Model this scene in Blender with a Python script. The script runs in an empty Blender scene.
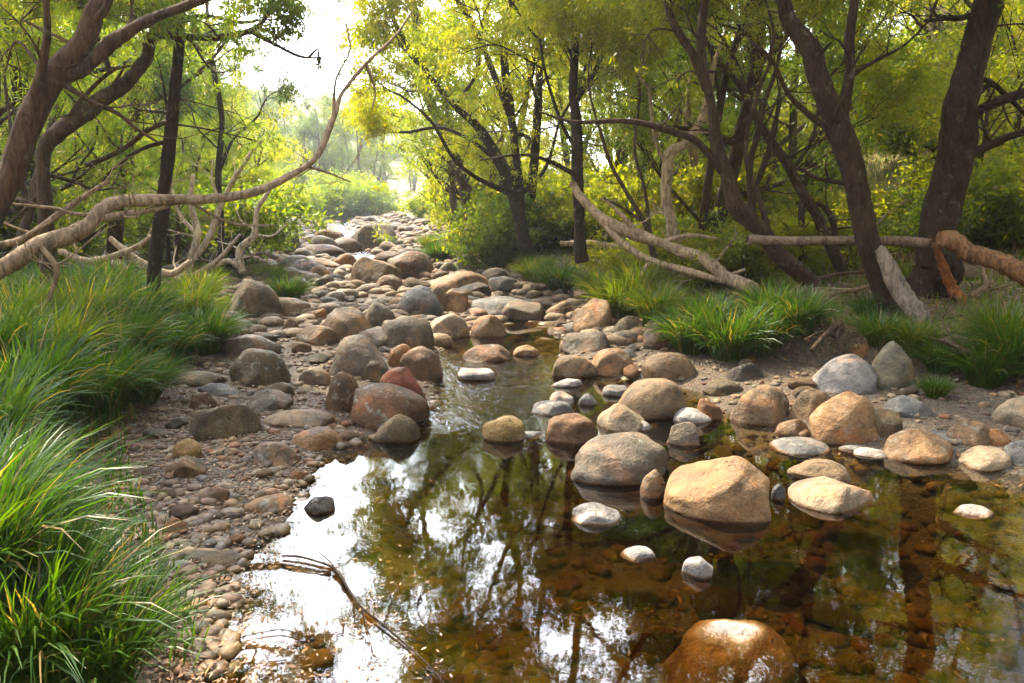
import bpy, bmesh, math, random
import numpy as np
from math import radians, sin, cos, tan, atan, pi, sqrt, exp

R_ = np.random.default_rng(7)
random.seed(7)
SC = bpy.context.scene
COL = SC.collection

# ------------------------------------------------------------------ camera
CAM_H, PITCH, FPX, CX, CY = 1.5, radians(10.0), 740.0, 512.0, 341.5
cam = bpy.data.cameras.new("camera"); camo = bpy.data.objects.new("camera", cam); COL.objects.link(camo)
camo.location = (0, 0, CAM_H); camo.rotation_euler = (pi / 2 - PITCH, 0, 0)
cam.lens = 26.0; cam.sensor_width = 36.0; cam.clip_start = 0.05; cam.clip_end = 2000
SC.camera = camo

# ------------------------------------------------------------------ sky and sun
SUN_AZ, SUN_EL = -42.0, 50.0            # azimuth measured from +Y towards +X
w = bpy.data.worlds.new("World"); SC.world = w; w.use_nodes = True
nt = w.node_tree; nt.nodes.clear()
out = nt.nodes.new('ShaderNodeOutputWorld'); bg = nt.nodes.new('ShaderNodeBackground')
sky = nt.nodes.new('ShaderNodeTexSky'); sky.sky_type = 'NISHITA'; sky.sun_disc = False
sky.sun_elevation = radians(SUN_EL); sky.sun_rotation = radians(SUN_AZ)
sky.dust_density = 4.0; sky.air_density = 1.0; sky.ozone_density = 1.0
bg.inputs['Strength'].default_value = 0.07
# thin bright cloud veil over the blue
tc = nt.nodes.new('ShaderNodeTexCoord')
no = nt.nodes.new('ShaderNodeTexNoise'); no.inputs['Scale'].default_value = 2.2; no.inputs['Detail'].default_value = 6
no.inputs['Roughness'].default_value = .6
mp = nt.nodes.new('ShaderNodeMapping'); mp.inputs['Scale'].default_value = (1, 1, 2.2)
ramp = nt.nodes.new('ShaderNodeMapRange'); ramp.inputs['From Min'].default_value = .30; ramp.inputs['From Max'].default_value = .52
ramp.inputs['To Min'].default_value = .35; ramp.inputs['To Max'].default_value = 1.0
nt.links.new(tc.outputs['Generated'], mp.inputs['Vector']); nt.links.new(mp.outputs[0], no.inputs['Vector'])
nt.links.new(no.outputs['Fac'], ramp.inputs['Value'])
# clouds are brighter around the sun (forward scattering in the veil)
sd = (cos(radians(SUN_EL)) * sin(radians(SUN_AZ)), cos(radians(SUN_EL)) * cos(radians(SUN_AZ)), sin(radians(SUN_EL)))
dp = nt.nodes.new('ShaderNodeVectorMath'); dp.operation = 'DOT_PRODUCT'; dp.inputs[1].default_value = sd
nrm = nt.nodes.new('ShaderNodeVectorMath'); nrm.operation = 'NORMALIZE'
nt.links.new(tc.outputs['Generated'], nrm.inputs[0]); nt.links.new(nrm.outputs[0], dp.inputs[0])
mr = nt.nodes.new('ShaderNodeMapRange'); mr.inputs['From Min'].default_value = 0.45; mr.inputs['From Max'].default_value = 1.0
mr.inputs['To Min'].default_value = 5.0; mr.inputs['To Max'].default_value = 30.0
nt.links.new(dp.outputs['Value'], mr.inputs['Value'])
bk = nt.nodes.new('ShaderNodeVectorMath'); bk.operation = 'DOT_PRODUCT'; bk.inputs[1].default_value = (cos(radians(30)) * sin(radians(-14)), cos(radians(30)) * cos(radians(-14)), sin(radians(30)))
nt.links.new(nrm.outputs[0], bk.inputs[0])
mb = nt.nodes.new('ShaderNodeMapRange'); mb.inputs['From Min'].default_value = 0.72; mb.inputs['From Max'].default_value = .97; mb.inputs['To Max'].default_value = 80.0   # unseen bright cloud bank, added to whiten the sky reflected in the pool
nt.links.new(bk.outputs['Value'], mb.inputs['Value'])
sm = nt.nodes.new('ShaderNodeMath'); sm.operation = 'ADD'; nt.links.new(mr.outputs[0], sm.inputs[0]); nt.links.new(mb.outputs[0], sm.inputs[1])
cm = nt.nodes.new('ShaderNodeVectorMath'); cm.operation = 'SCALE'; cm.inputs[0].default_value = (.90, .95, 1.06)
nt.links.new(sm.outputs[0], cm.inputs['Scale'])
mx = nt.nodes.new('ShaderNodeMix'); mx.data_type = 'RGBA'
nt.links.new(ramp.outputs[0], mx.inputs['Factor']); nt.links.new(sky.outputs[0], mx.inputs['A']); nt.links.new(cm.outputs[0], mx.inputs['B'])
nt.links.new(mx.outputs['Result'], bg.inputs['Color']); nt.links.new(bg.outputs[0], out.inputs['Surface'])

sl = bpy.data.lights.new("sun", 'SUN'); so = bpy.data.objects.new("sun", sl); COL.objects.link(so)
sl.energy = 5.0; sl.angle = radians(0.6); sl.color = (1.0, .86, .60)
so.location = (-20, 20, 30)
import mathutils
so.rotation_euler = mathutils.Vector(sd).to_track_quat('Z', 'Y').to_euler()

SC.view_settings.view_transform = 'Standard'; SC.view_settings.look = 'None'
SC.view_settings.exposure = 1.78; SC.view_settings.gamma = 1.0
SC.view_settings.use_curve_mapping = False
SC.cycles.use_denoising = True
SC.cycles.max_bounces = 9; SC.cycles.diffuse_bounces = 4; SC.cycles.glossy_bounces = 3
SC.cycles.transmission_bounces = 7; SC.cycles.transparent_max_bounces = 12; SC.cycles.volume_bounces = 0
SC.cycles.sample_clamp_indirect = 6.0
SC.cycles.caustics_reflective = False; SC.cycles.caustics_refractive = False

# ------------------------------------------------------------------ camera maths used to read positions off the photograph
def ray(px, py):
    a = (px - CX) / FPX; b = (CY - py) / FPX
    d = np.array([a, cos(PITCH) + b * sin(PITCH), -sin(PITCH) + b * cos(PITCH)])
    return d
def at_z(px, py, z=0.0):
    d = ray(px, py); t = (z - CAM_H) / d[2]
    return np.array([0, 0, CAM_H]) + d * t
def at_y(px, py, Y):
    d = ray(px, py); t = Y / d[1]
    return np.array([0, 0, CAM_H]) + d * t

# ------------------------------------------------------------------ terrain
def curve(pts):
    pts = sorted(pts); ys = np.array([p[0] for p in pts]); xs = np.array([p[1] for p in pts])
    return lambda y: np.interp(y, ys, xs)
def fromz(l):
    r = []
    for px, py in l:
        p = at_z(px, py); r.append((p[1], p[0]))
    return r
Lf = curve([(-40, -3.0), (-5, -1.3), (1.2, -.95)] + fromz([(232, 650), (238, 600), (248, 565), (285, 522), (300, 490), (330, 455), (365, 437), (432, 408), (436, 370), (446, 338), (500, 322), (515, 303)]) + [(15.3, -2.7), (20, -4.9), (30, -7.6), (45, -11.5), (60, -12.5), (80, -9), (110, -2), (300, 60)])
Rf = curve([(-40, 8.0), (-5, 5.0), (2.0, 3.9), (3.2, 3.2)] + fromz([(1035, 480), (960, 464), (880, 454), (800, 434), (728, 415), (700, 392), (640, 380), (572, 372), (565, 340), (552, 318), (548, 303)]) + [(15.3, -1.5), (20, -3.4), (30, -5.9), (45, -9.5), (60, -10), (80, -6), (110, 2), (300, 66)])
BL = curve([(-40, -3.6), (0, -1.3), (2.1, -1.0)] + fromz([(205, 640), (165, 560), (135, 500), (130, 450), (172, 400), (215, 355), (222, 330), (215, 305)]) + [(16, -5.2), (20, -7.0), (30, -11), (45, -16), (60, -16.5), (80, -13), (110, -6), (300, 55)])
BR = curve([(-40, 9.0), (0, 5.6), (4, 4.3), (5, 3.9), (5.9, 3.6)] + fromz([(905, 390), (820, 368), (740, 368), (690, 362), (625, 335), (570, 300)]) + [(18, -1.2), (30, -3.6), (45, -7.5), (60, -7.5), (80, -3), (110, 6), (300, 72)])
def sst(x): x = np.clip(x, 0, 1); return x * x * (3 - 2 * x)
def wob(x, y, s, k):
    return (np.sin(x * s + k * 1.7 + 1.3 * np.sin(y * s * .7 + k)) * np.cos(y * s * 1.13 + k * 2.3 + .9 * np.sin(x * s * .8)))
def S(y): return 0.030 * np.maximum(0, y - 12.3)
def WL(y): return np.maximum(0, S(y) - .02 * sst((y - 12.3) / 2))
def H(x, y):
    x = np.asarray(x, float); y = np.asarray(y, float)
    L, R, bl, br = Lf(y), Rf(y), BL(y), BR(y)
    din = np.minimum(x - L, R - x)
    maxd = np.where(y < 12.3, .34, .16)
    inside = -np.minimum(maxd, .02 + .34 * np.maximum(din, 0))
    dl = np.maximum(L - x, 0); dr = np.maximum(x - R, 0)
    gl = np.maximum(bl - x, 0); gr = np.maximum(x - br, 0)
    left = .05 * np.minimum(dl, 3) + .20 * sst(dl / .5) * .25 + .26 * sst(gl / .8) + .10 * np.maximum(gl - 3, 0) + .22 * np.maximum(gl - 14, 0)
    right = .06 * np.minimum(dr, 2.5) + .03 * sst(dr / .3) + .27 * sst(gr / .5) + .05 * np.maximum(gr - 1, 0) + .27 * np.maximum(gr - 6, 0) + .15 * np.maximum(gr - 20, 0)
    h = np.where(din > 0, inside, np.where(x < L, left, right))
    amp = np.where(din > 0, .02, .012) + .10 * sst((gl + gr - .5) / 5) + .8 * sst((gl + gr - 20) / 30)
    h = h + amp * (wob(x, y, 1.9, 1) * .4 + wob(x, y, .45, 3) * .6) + .010 * wob(x, y, 7.1, 5) * (y < 20)
    far = .05 * np.maximum(y - 120, 0)
    h = h + np.minimum(far, 22 + 3 * wob(x, y, .03, 2))
    h = np.minimum(h, 26 + 4 * wob(x, y, .02, 4) + .0 * h)
    return h + S(y)
def hit(px, py):
    """first point along the photo ray that meets the ground or the water"""
    d = ray(px, py); o = np.array([0, 0, CAM_H])
    ts = np.concatenate([np.arange(1.2, 20, .02), np.arange(20, 160, .2)])
    P = o + ts[:, None] * d[None, :]
    z = np.maximum(H(P[:, 0], P[:, 1]), WL(P[:, 1]) * (P[:, 1] < 45))
    k = np.argmax(P[:, 2] < z)
    return P[k] if (P[:, 2] < z).any() else P[-1]

# ------------------------------------------------------------------ mesh helpers
def mesh_np(name, V, F, smooth=True, attrs=None):
    """V (n,3), F (m,k) with k corners each"""
    me = bpy.data.meshes.new(name)
    V = np.asarray(V, dtype=np.float32); F = np.asarray(F, dtype=np.int32); k = F.shape[1]
    me.vertices.add(len(V)); me.vertices.foreach_set('co', V.ravel())
    me.loops.add(F.size); me.loops.foreach_set('vertex_index', F.ravel())
    me.polygons.add(len(F)); me.polygons.foreach_set('loop_start', np.arange(0, F.size, k, dtype=np.int32))
    me.polygons.foreach_set('loop_total', np.full(len(F), k, dtype=np.int32))
    me.update(calc_edges=True)
    if smooth: me.polygons.foreach_set('use_smooth', np.ones(len(F), dtype=bool))
    for an, av in (attrs or {}).items():
        a = me.attributes.new(an, 'FLOAT', 'POINT'); a.data.foreach_set('value', np.asarray(av, dtype=np.float32))
    return me
def obj(name, me, mat, parent=None, loc=(0, 0, 0), color=None):
    o = bpy.data.objects.new(name, me); COL.objects.link(o)
    if mat and me and not me.materials: me.materials.append(mat)
    o.location = loc
    if parent: o.parent = parent
    if color is not None: o.color = (*color, 1)
    return o
def tag(o, label=None, cat=None, group=None, kind=None):
    if label: o['label'] = label
    if cat: o['category'] = cat
    if group: o['group'] = group
    if kind: o['kind'] = kind
    return o
def empty(name, loc, label, cat, group=None):
    o = bpy.data.objects.new(name, None); COL.objects.link(o); o.location = loc
    o.empty_display_size = .2
    return tag(o, label, cat, group)

# ------------------------------------------------------------------ materials
class NT:
    def __init__(s, name):
        s.m = bpy.data.materials.new(name); s.m.use_nodes = True; s.t = s.m.node_tree; s.t.nodes.clear()
        s.o = s.t.nodes.new('ShaderNodeOutputMaterial')
    def n(s, typ, **kw):
        x = s.t.nodes.new('ShaderNode' + typ)
        for k, v in kw.items(): setattr(x, k, v)
        return x
    def l(s, a, b): s.t.links.new(a, b)
    def val(s, sock, v):
        if isinstance(v, bpy.types.NodeSocket): s.l(v, sock)
        else: sock.default_value = v
    def noise(s, vec, scale, detail=3, rough=.55, dist=0):
        x = s.n('TexNoise'); s.val(x.inputs['Vector'], vec); x.inputs['Scale'].default_value = scale
        x.inputs['Detail'].default_value = detail; x.inputs['Roughness'].default_value = rough; x.inputs['Distortion'].default_value = dist
        return x.outputs['Fac']
    def vor(s, vec, scale, out='Distance', feature='F1'):
        x = s.n('TexVoronoi', feature=feature); s.val(x.inputs['Vector'], vec); x.inputs['Scale'].default_value = scale
        return x.outputs[out]
    def rng(s, v, a, b, c=0., d=1.):
        x = s.n('MapRange'); s.val(x.inputs['Value'], v)
        for k, q in zip(('From Min', 'From Max', 'To Min', 'To Max'), (a, b, c, d)): x.inputs[k].default_value = q
        return x.outputs[0]
    def mix(s, f, a, b, typ='MIX'):
        x = s.n('Mix', data_type='RGBA', blend_type=typ); s.val(x.inputs['Factor'], f)
        for k, q in (('A', a), ('B', b)):
            if isinstance(q, tuple): q = (*q, 1) if len(q) == 3 else q
            s.val([i for i in x.inputs if i.name == k and i.type == 'RGBA'][0], q)
        return [o for o in x.outputs if o.type == 'RGBA'][0]
    def math(s, op, a, b=0.):
        x = s.n('Math', operation=op); s.val(x.inputs[0], a); s.val(x.inputs[1], b); return x.outputs[0]
    def bump(s, h, dist, strength=1., nrm=None):
        x = s.n('Bump'); s.val(x.inputs['Height'], h); x.inputs['Distance'].default_value = dist; x.inputs['Strength'].default_value = strength
        if nrm is not None: s.l(nrm, x.inputs['Normal'])
        return x.outputs[0]
    def princ(s, col, rough, normal=None, spec=.4):
        p = s.n('BsdfPrincipled'); s.val(p.inputs['Base Color'], col); s.val(p.inputs['Roughness'], rough)
        p.inputs['Specular IOR Level'].default_value = spec
        if normal is not None: s.l(normal, p.inputs['Normal'])
        return p.outputs[0]

def mat_rock():
    s = NT('river_stone')
    tco = s.n('TexCoord').outputs['Object']; oi = s.n('ObjectInfo'); geo = s.n('NewGeometry')
    off = s.n('VectorMath', operation='SCALE'); off.inputs[0].default_value = (31., 17., 23.); s.l(oi.outputs['Random'], off.inputs['Scale'])
    ad = s.n('VectorMath', operation='ADD'); s.l(tco, ad.inputs[0]); s.l(off.outputs[0], ad.inputs[1]); v = ad.outputs[0]
    base = oi.outputs['Color']
    n1 = s.noise(v, 5, 4, .6, .6)
    c = s.mix(s.rng(n1, .35, .65), s.mix(1., base, (.20, .18, .16), 'MULTIPLY'), s.mix(1., base, (.60, .51, .42), 'MULTIPLY'))
    n2 = s.noise(v, 2.6, 3, .6, 1.5)                      # rusty iron stains
    c = s.mix(s.rng(n2, .55, .72, 0, .45), c, s.mix(1., base, (1.35, .72, .38), 'MULTIPLY'))
    sp = s.noise(v, 160, 2, .7)                           # granite speckle
    c = s.mix(s.rng(sp, .52, .66, 0, .55), c, s.mix(1., c, (.35, .34, .34), 'MULTIPLY'))
    sp2 = s.noise(v, 110, 2, .7)
    c = s.mix(s.rng(sp2, .56, .7, 0, .5), c, s.mix(1., c, (1.9, 1.9, 1.9), 'MULTIPLY'))
    li = s.math('MULTIPLY', s.rng(s.noise(v, 14, 4, .7), .56, .64), s.rng(s.noise(v, 2.2, 2), .45, .6))  # lichen
    c = s.mix(s.math('MULTIPLY', li, .45), c, (.30, .31, .26))
    dv = s.n('VectorMath', operation='ADD'); s.l(v, dv.inputs[0]); nn = s.n('TexNoise'); s.l(v, nn.inputs['Vector']); nn.inputs['Scale'].default_value = 6; s.l(nn.outputs['Color'], dv.inputs[1])
    crk = s.vor(dv.outputs[0], 2.2, 'Distance', 'DISTANCE_TO_EDGE'); crm = s.math('MULTIPLY', s.rng(crk, 0, .012, 1, 0), s.rng(s.noise(v, 3, 2), .5, .6))
    c = s.mix(s.math('MULTIPLY', crm, .7), c, s.mix(1., c, (.3, .28, .26), 'MULTIPLY'))
    bl = s.rng(s.noise(v, 8, 5, .7, .8), .54, .60, 0, .45); c = s.mix(bl, c, s.mix(1., c, (.55, .50, .46), 'MULTIPLY'))
    z = s.n('SeparateXYZ'); s.l(geo.outputs['Position'], z.inputs[0])
    wet = s.rng(s.math('ADD', z.outputs['Z'], s.math('MULTIPLY', s.noise(v, 9, 2), .012)), .008, .018, 1, 0)
    ysep = s.rng(z.outputs['Y'], 12.0, 13.0, 1, 0)
    wet = s.math('MULTIPLY', wet, ysep)
    c = s.mix(wet, c, s.mix(.52, s.mix(1., c, (.50, .33, .12), 'MULTIPLY'), (.13, .052, .010)))
    under = s.math('MULTIPLY', s.rng(z.outputs['Z'], -.012, .004, 1, 0), ysep)
    c = s.mix(under, c, s.mix(1., c, (.52, .44, .40), 'MULTIPLY'))
    r = s.math('ADD', s.math('SUBTRACT', s.rng(n1, .3, .7, .66, .84), s.math('MULTIPLY', wet, .45)), s.math('MULTIPLY', under, .6))
    b = s.bump(s.noise(v, 10, 5, .66), .045, .8); b = s.bump(s.noise(v, 60, 4, .7), .007, .9, b); b = s.bump(s.math('MULTIPLY', crm, -1.), .012, .8, b)
    pr = s.princ(c, r, b, .35); s.l(s.math('SUBTRACT', .35, s.math('MULTIPLY', under, .34)), pr.node.inputs['Specular IOR Level'])
    s.l(pr, s.o.inputs['Surface'])
    return s.m

def mat_island_stone(name, wetz=True, scale=1.):
    """many small stones in one mesh; attribute rnd picks each stone's own colour"""
    s = NT(name)
    a = s.n('Attribute', attribute_name='rnd'); geo = s.n('NewGeometry'); tco = s.n('TexCoord').outputs['Object']
    rp = s.n('ValToRGB'); s.l(a.outputs['Fac'], rp.inputs[0]); e = rp.color_ramp.elements
    cols = [(.16, .13, .10), (.30, .23, .16), (.22, .20, .18), (.38, .27, .17), (.27, .25, .23), (.30, .15, .08), (.20, .20, .21), (.42, .36, .28), (.24, .18, .12)]
    e[0].position = 0; e[0].color = (*cols[0], 1); e[1].position = 1; e[1].color = (*cols[-1], 1)
    for i, cc in enumerate(cols[1:-1]): q = rp.color_ramp.elements.new((i + 1) / (len(cols) - 1)); q.color = (*cc, 1)
    c = s.mix(s.rng(s.noise(tco, 26 * scale, 4), .35, .65), s.mix(1., rp.outputs[0], (.26, .225, .18), 'MULTIPLY'), s.mix(1., rp.outputs[0], (.70, .585, .455), 'MULTIPLY'))
    z = s.n('SeparateXYZ'); s.l(geo.outputs['Position'], z.inputs[0])
    wet = s.math('MULTIPLY', s.rng(z.outputs['Z'], .0, .05, 1, 0), s.rng(z.outputs['Y'], 12.0, 13.0, 1, 0))
    c = s.mix(wet, c, s.mix(1., c, (.62, .50, .20), 'MULTIPLY'))
    under = s.math('MULTIPLY', s.rng(z.outputs['Z'], -.012, .0, 1, 0), s.rng(z.outputs['Y'], 12.0, 13.0, 1, 0))
    b = s.bump(s.noise(tco, 60 * scale, 3), .005, .7)
    pr = s.princ(c, s.math('ADD', s.math('SUBTRACT', .8, s.math('MULTIPLY', wet, .4)), s.math('MULTIPLY', under, .6)), b, .35); s.l(s.math('SUBTRACT', .35, s.math('MULTIPLY', under, .34)), pr.node.inputs['Specular IOR Level'])
    s.l(pr, s.o.inputs['Surface'])
    return s.m

def mat_ground():
    s = NT('river_ground')
    geo = s.n('NewGeometry'); p = geo.outputs['Position']; a = s.n('Attribute', attribute_name='zone').outputs['Fac']
    v1 = s.vor(p, 38, 'Color'); sepc = s.n('SeparateColor'); s.l(v1, sepc.inputs[0])
    rp = s.n('ValToRGB'); s.l(sepc.outputs[0], rp.inputs[0]); e = rp.color_ramp.elements
    cols = [(.05, .036, .024), (.13, .09, .06), (.08, .066, .054), (.18, .13, .085), (.11, .095, .08), (.15, .075, .04), (.07, .05, .035), (.22, .17, .12)]
    e[0].position = 0; e[0].color = (*cols[0], 1); e[1].position = 1; e[1].color = (*cols[-1], 1)
    for i, cc in enumerate(cols[1:-1]): q = rp.color_ramp.elements.new((i + 1) / (len(cols) - 1)); q.color = (*cc, 1)
    gr = s.mix(s.rng(s.noise(p, 3, 4), .35, .65, 0, .5), rp.outputs[0], (.12, .09, .06))
    edge = s.vor(p, 38, 'Distance', 'DISTANCE_TO_EDGE')
    gr = s.mix(s.rng(edge, 0, .10, .75, 0), gr, (.05, .04, .03))
    soil = s.mix(s.rng(s.noise(p, 6, 5, .65), .35, .65), (.045, .028, .018), (.12, .08, .048))
    soil = s.mix(s.rng(s.noise(p, 45, 3, .7), .5, .66, 0, .7), soil, (.28, .20, .12))
    hill = s.mix(s.rng(s.noise(p, .9, 5, .65), .38, .62), (.20, .15, .05), (.10, .12, .02))
    hill = s.mix(s.rng(s.noise(p, 9, 4, .7), .5, .62, 0, .7), hill, (.24, .19, .10))
    bed = s.mix(s.rng(s.noise(p, 2.5, 4), .35, .65), (.075, .062, .018), (.15, .115, .035))
    bed = s.mix(.45, bed, s.mix(1., gr, (.8, .62, .38), 'MULTIPLY'))
    c = s.mix(s.rng(a, -1, -.4), bed, gr); c = s.mix(s.rng(a, .3, 1), c, soil); c = s.mix(s.rng(a, 1.2, 2), c, hill)
    hgt = s.math('MULTIPLY', s.rng(edge, 0, .3), s.rng(a, .3, 1, 1, 0))
    b = s.bump(hgt, .012, .8); b = s.bump(s.noise(p, 22, 4, .7), .02, .8, b)
    s.l(s.princ(c, .85, b, .25), s.o.inputs['Surface'])
    return s.m

def mat_water():
    s = NT('stream_water')
    geo = s.n('NewGeometry'); p = geo.outputs['Position']
    a = s.n('Attribute', attribute_name='riffle').outputs['Fac']
    mp = s.n('Mapping'); s.l(p, mp.inputs[0]); mp.inputs['Scale'].default_value = (1, .55, 1)
    h1 = s.noise(mp.outputs[0], 2.2, 2, .5); h2 = s.noise(p, 13, 3, .6); h3 = s.noise(mp.outputs[0], 20, 3, .6, .8)
    b = s.bump(h1, .003, .3); b = s.bump(h2, .0004, .5, b)
    b2 = s.n('Bump'); s.l(s.math('MULTIPLY', h3, a), b2.inputs['Height']); b2.inputs['Distance'].default_value = .022; b2.inputs['Strength'].default_value = .9; s.l(b, b2.inputs['Normal'])
    b = b2.outputs[0]
    fr = s.n('Fresnel'); fr.inputs['IOR'].default_value = 1.47; s.l(b, fr.inputs['Normal'])
    gl = s.n('BsdfGlossy'); gl.inputs['Roughness'].default_value = .015; gl.inputs['Color'].default_value = (1, 1, 1, 1); s.l(b, gl.inputs['Normal'])
    tr = s.n('BsdfTransparent'); tr.inputs['Color'].default_value = (.97, .96, .90, 1)
    m = s.n('MixShader'); s.l(fr.outputs[0], m.inputs[0]); s.l(tr.outputs[0], m.inputs[1]); s.l(gl.outputs[0], m.inputs[2])
    s.l(m.outputs[0], s.o.inputs['Surface'])
    va = s.n('VolumeAbsorption'); va.inputs['Color'].default_value = (.70, .60, .16, 1); va.inputs['Density'].default_value = 4.8
    s.l(va.outputs[0], s.o.inputs['Volume'])
    return s.m

def mat_leaf(name, c1, c2, c3, trans=1.5, tmix=.5, dead=.01):
    s = NT(name)
    r = s.n('Attribute', attribute_name='rnd').outputs['Fac']; q = s.n('Attribute', attribute_name='clump').outputs['Fac']
    oi = s.n('ObjectInfo')
    c = s.mix(q, c1, c2); c = s.mix(s.rng(r, .4, 1, 0, .75), c, c3)
    c = s.mix(s.math('MULTIPLY', oi.outputs['Random'], .35), c, c2)
    dr = s.rng(r, dead, dead + .02, 1, 0)
    c = s.mix(dr, c, (.24, .17, .07))
    d = s.n('BsdfDiffuse'); s.l(c, d.inputs['Color'])
    t = s.n('BsdfTranslucent'); tcx = s.mix(1., c, (1.7 * trans, 1.6 * trans, .30 * trans), 'MULTIPLY'); s.l(tcx, t.inputs['Color'])
    m = s.n('MixShader'); m.inputs[0].default_value = tmix; s.l(d.outputs[0], m.inputs[1]); s.l(t.outputs[0], m.inputs[2])
    g = s.n('BsdfGlossy'); g.inputs['Roughness'].default_value = .42; g.inputs['Color'].default_value = (.9, .95, 1, 1)
    m2 = s.n('MixShader'); m2.inputs[0].default_value = .025; s.l(m.outputs[0], m2.inputs[1]); s.l(g.outputs[0], m2.inputs[2])
    s.l(m2.outputs[0], s.o.inputs['Surface'])
    return s.m

def mat_bark():
    s = NT('bark')
    tco = s.n('TexCoord').outputs['Object']; oi = s.n('ObjectInfo'); base = s.mix(1., oi.outputs['Color'], (.56, .48, .40), 'MULTIPLY')
    mp = s.n('Mapping'); s.l(tco, mp.inputs[0]); mp.inputs['Scale'].default_value = (1, 1, .22)
    v = mp.outputs[0]
    n1 = s.noise(v, 26, 5, .68, .8); n2 = s.noise(tco, 3.2, 4, .6); n3 = s.noise(tco, 9, 4, .65)
    c = s.mix(s.rng(n1, .38, .62), s.mix(1., base, (.40, .38, .36), 'MULTIPLY'), s.mix(1., base, (1.3, 1.25, 1.2), 'MULTIPLY'))
    c = s.mix(s.rng(n2, .5, .68, 0, .55), c, s.mix(1., base, (1.5, 1.5, 1.45), 'MULTIPLY'))
    c = s.mix(s.rng(n3, .58, .70, 0, .5), c, (.17, .17, .12))
    b = s.bump(n1, .03, 1.); b = s.bump(s.noise(tco, 60, 3, .7), .006, .6, b)
    s.l(s.princ(c, .85, b, .2), s.o.inputs['Surface'])
    return s.m

def mat_litter():
    s = NT('dry_leaf')
    r = s.n('Attribute', attribute_name='rnd').outputs['Fac']
    rp = s.n('ValToRGB'); s.l(r, rp.inputs[0]); e = rp.color_ramp.elements
    cols = [(.10, .05, .025), (.28, .13, .05), (.20, .12, .07), (.40, .22, .09), (.14, .08, .05), (.33, .26, .17), (.22, .07, .03)]
    e[0].position = 0; e[0].color = (*cols[0], 1); e[1].position = 1; e[1].color = (*cols[-1], 1)
    for i, cc in enumerate(cols[1:-1]): q = rp.color_ramp.elements.new((i + 1) / (len(cols) - 1)); q.color = (*cc, 1)
    s.l(s.princ(rp.outputs[0], .6, None, .3), s.o.inputs['Surface'])
    return s.m

M_ROCK = mat_rock(); M_COB = mat_island_stone('cobble_stone'); M_GRAV = mat_island_stone('gravel_stone', scale=2.)
M_GROUND = mat_ground(); M_WATER = mat_water(); M_BARK = mat_bark(); M_LIT = mat_litter()
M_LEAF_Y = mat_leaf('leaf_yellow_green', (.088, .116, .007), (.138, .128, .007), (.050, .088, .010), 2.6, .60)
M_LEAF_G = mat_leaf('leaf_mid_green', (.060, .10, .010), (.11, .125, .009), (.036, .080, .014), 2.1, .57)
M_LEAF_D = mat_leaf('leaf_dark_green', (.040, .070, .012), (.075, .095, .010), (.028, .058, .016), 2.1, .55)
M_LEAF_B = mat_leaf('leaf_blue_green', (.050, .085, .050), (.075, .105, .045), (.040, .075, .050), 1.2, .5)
M_GRASS = mat_leaf('grass_blade', (.028, .082, .007), (.062, .108, .007), (.014, .050, .008), 1.35, .38, .06)
M_GRASS_Y = mat_leaf('grass_blade_painted_sun', (.060, .105, .006), (.10, .125, .008), (.030, .075, .007), 1.5, .45, .08)  # brighter copy of the grass, with sunlight put into the blade colour

# ------------------------------------------------------------------ ground and water
def axis(segs):
    a = [np.arange(s0, s1, st) for s0, s1, st in segs]; a.append(np.array([segs[-1][1]])); return np.concatenate(a)
def grid_mesh(name, xs, ys, zf, attrs=None):
    X, Y = np.meshgrid(xs, ys); Z = zf(X, Y); nx, ny = len(xs), len(ys)
    V = np.stack([X.ravel(), Y.ravel(), Z.ravel()], 1)
    i = np.arange(nx * ny).reshape(ny, nx)
    F = np.stack([i[:-1, :-1].ravel(), i[:-1, 1:].ravel(), i[1:, 1:].ravel(), i[1:, :-1].ravel()], 1)
    at = {k: f(X, Y).ravel() for k, f in (attrs or {}).items()}
    return mesh_np(name, V, F, True, at)
def zone(X, Y):
    L, R, bl, br = Lf(Y), Rf(Y), BL(Y), BR(Y)
    din = np.minimum(X - L, R - X); g = np.maximum(bl - X, X - br) + .15 * wob(X, Y, 3, 1)
    z = np.where(din > 0, -np.clip(din * 2, 0, 1), 0)
    z = np.where(g > 0, np.clip(g * 3, 0, 1) + np.clip((g - 3) / 4, 0, 1), z)
    return z
gx = axis([(-260, -60, 8), (-60, -20, 1.2), (-20, -7, .35), (-7, 8, .07), (8, 20, .35), (20, 60, 1.2), (60, 260, 8)])
gy = axis([(-120, -20, 8), (-20, 0, .8), (0, 1.5, .3), (1.5, 14, .07), (14, 30, .2), (30, 80, 1.0), (80, 400, 8)])
g = obj('ground', grid_mesh('ground', gx, gy, H, {'zone': zone}), M_GROUND); tag(g, 'stony river bed and leafy banks', None, None, 'structure')

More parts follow.
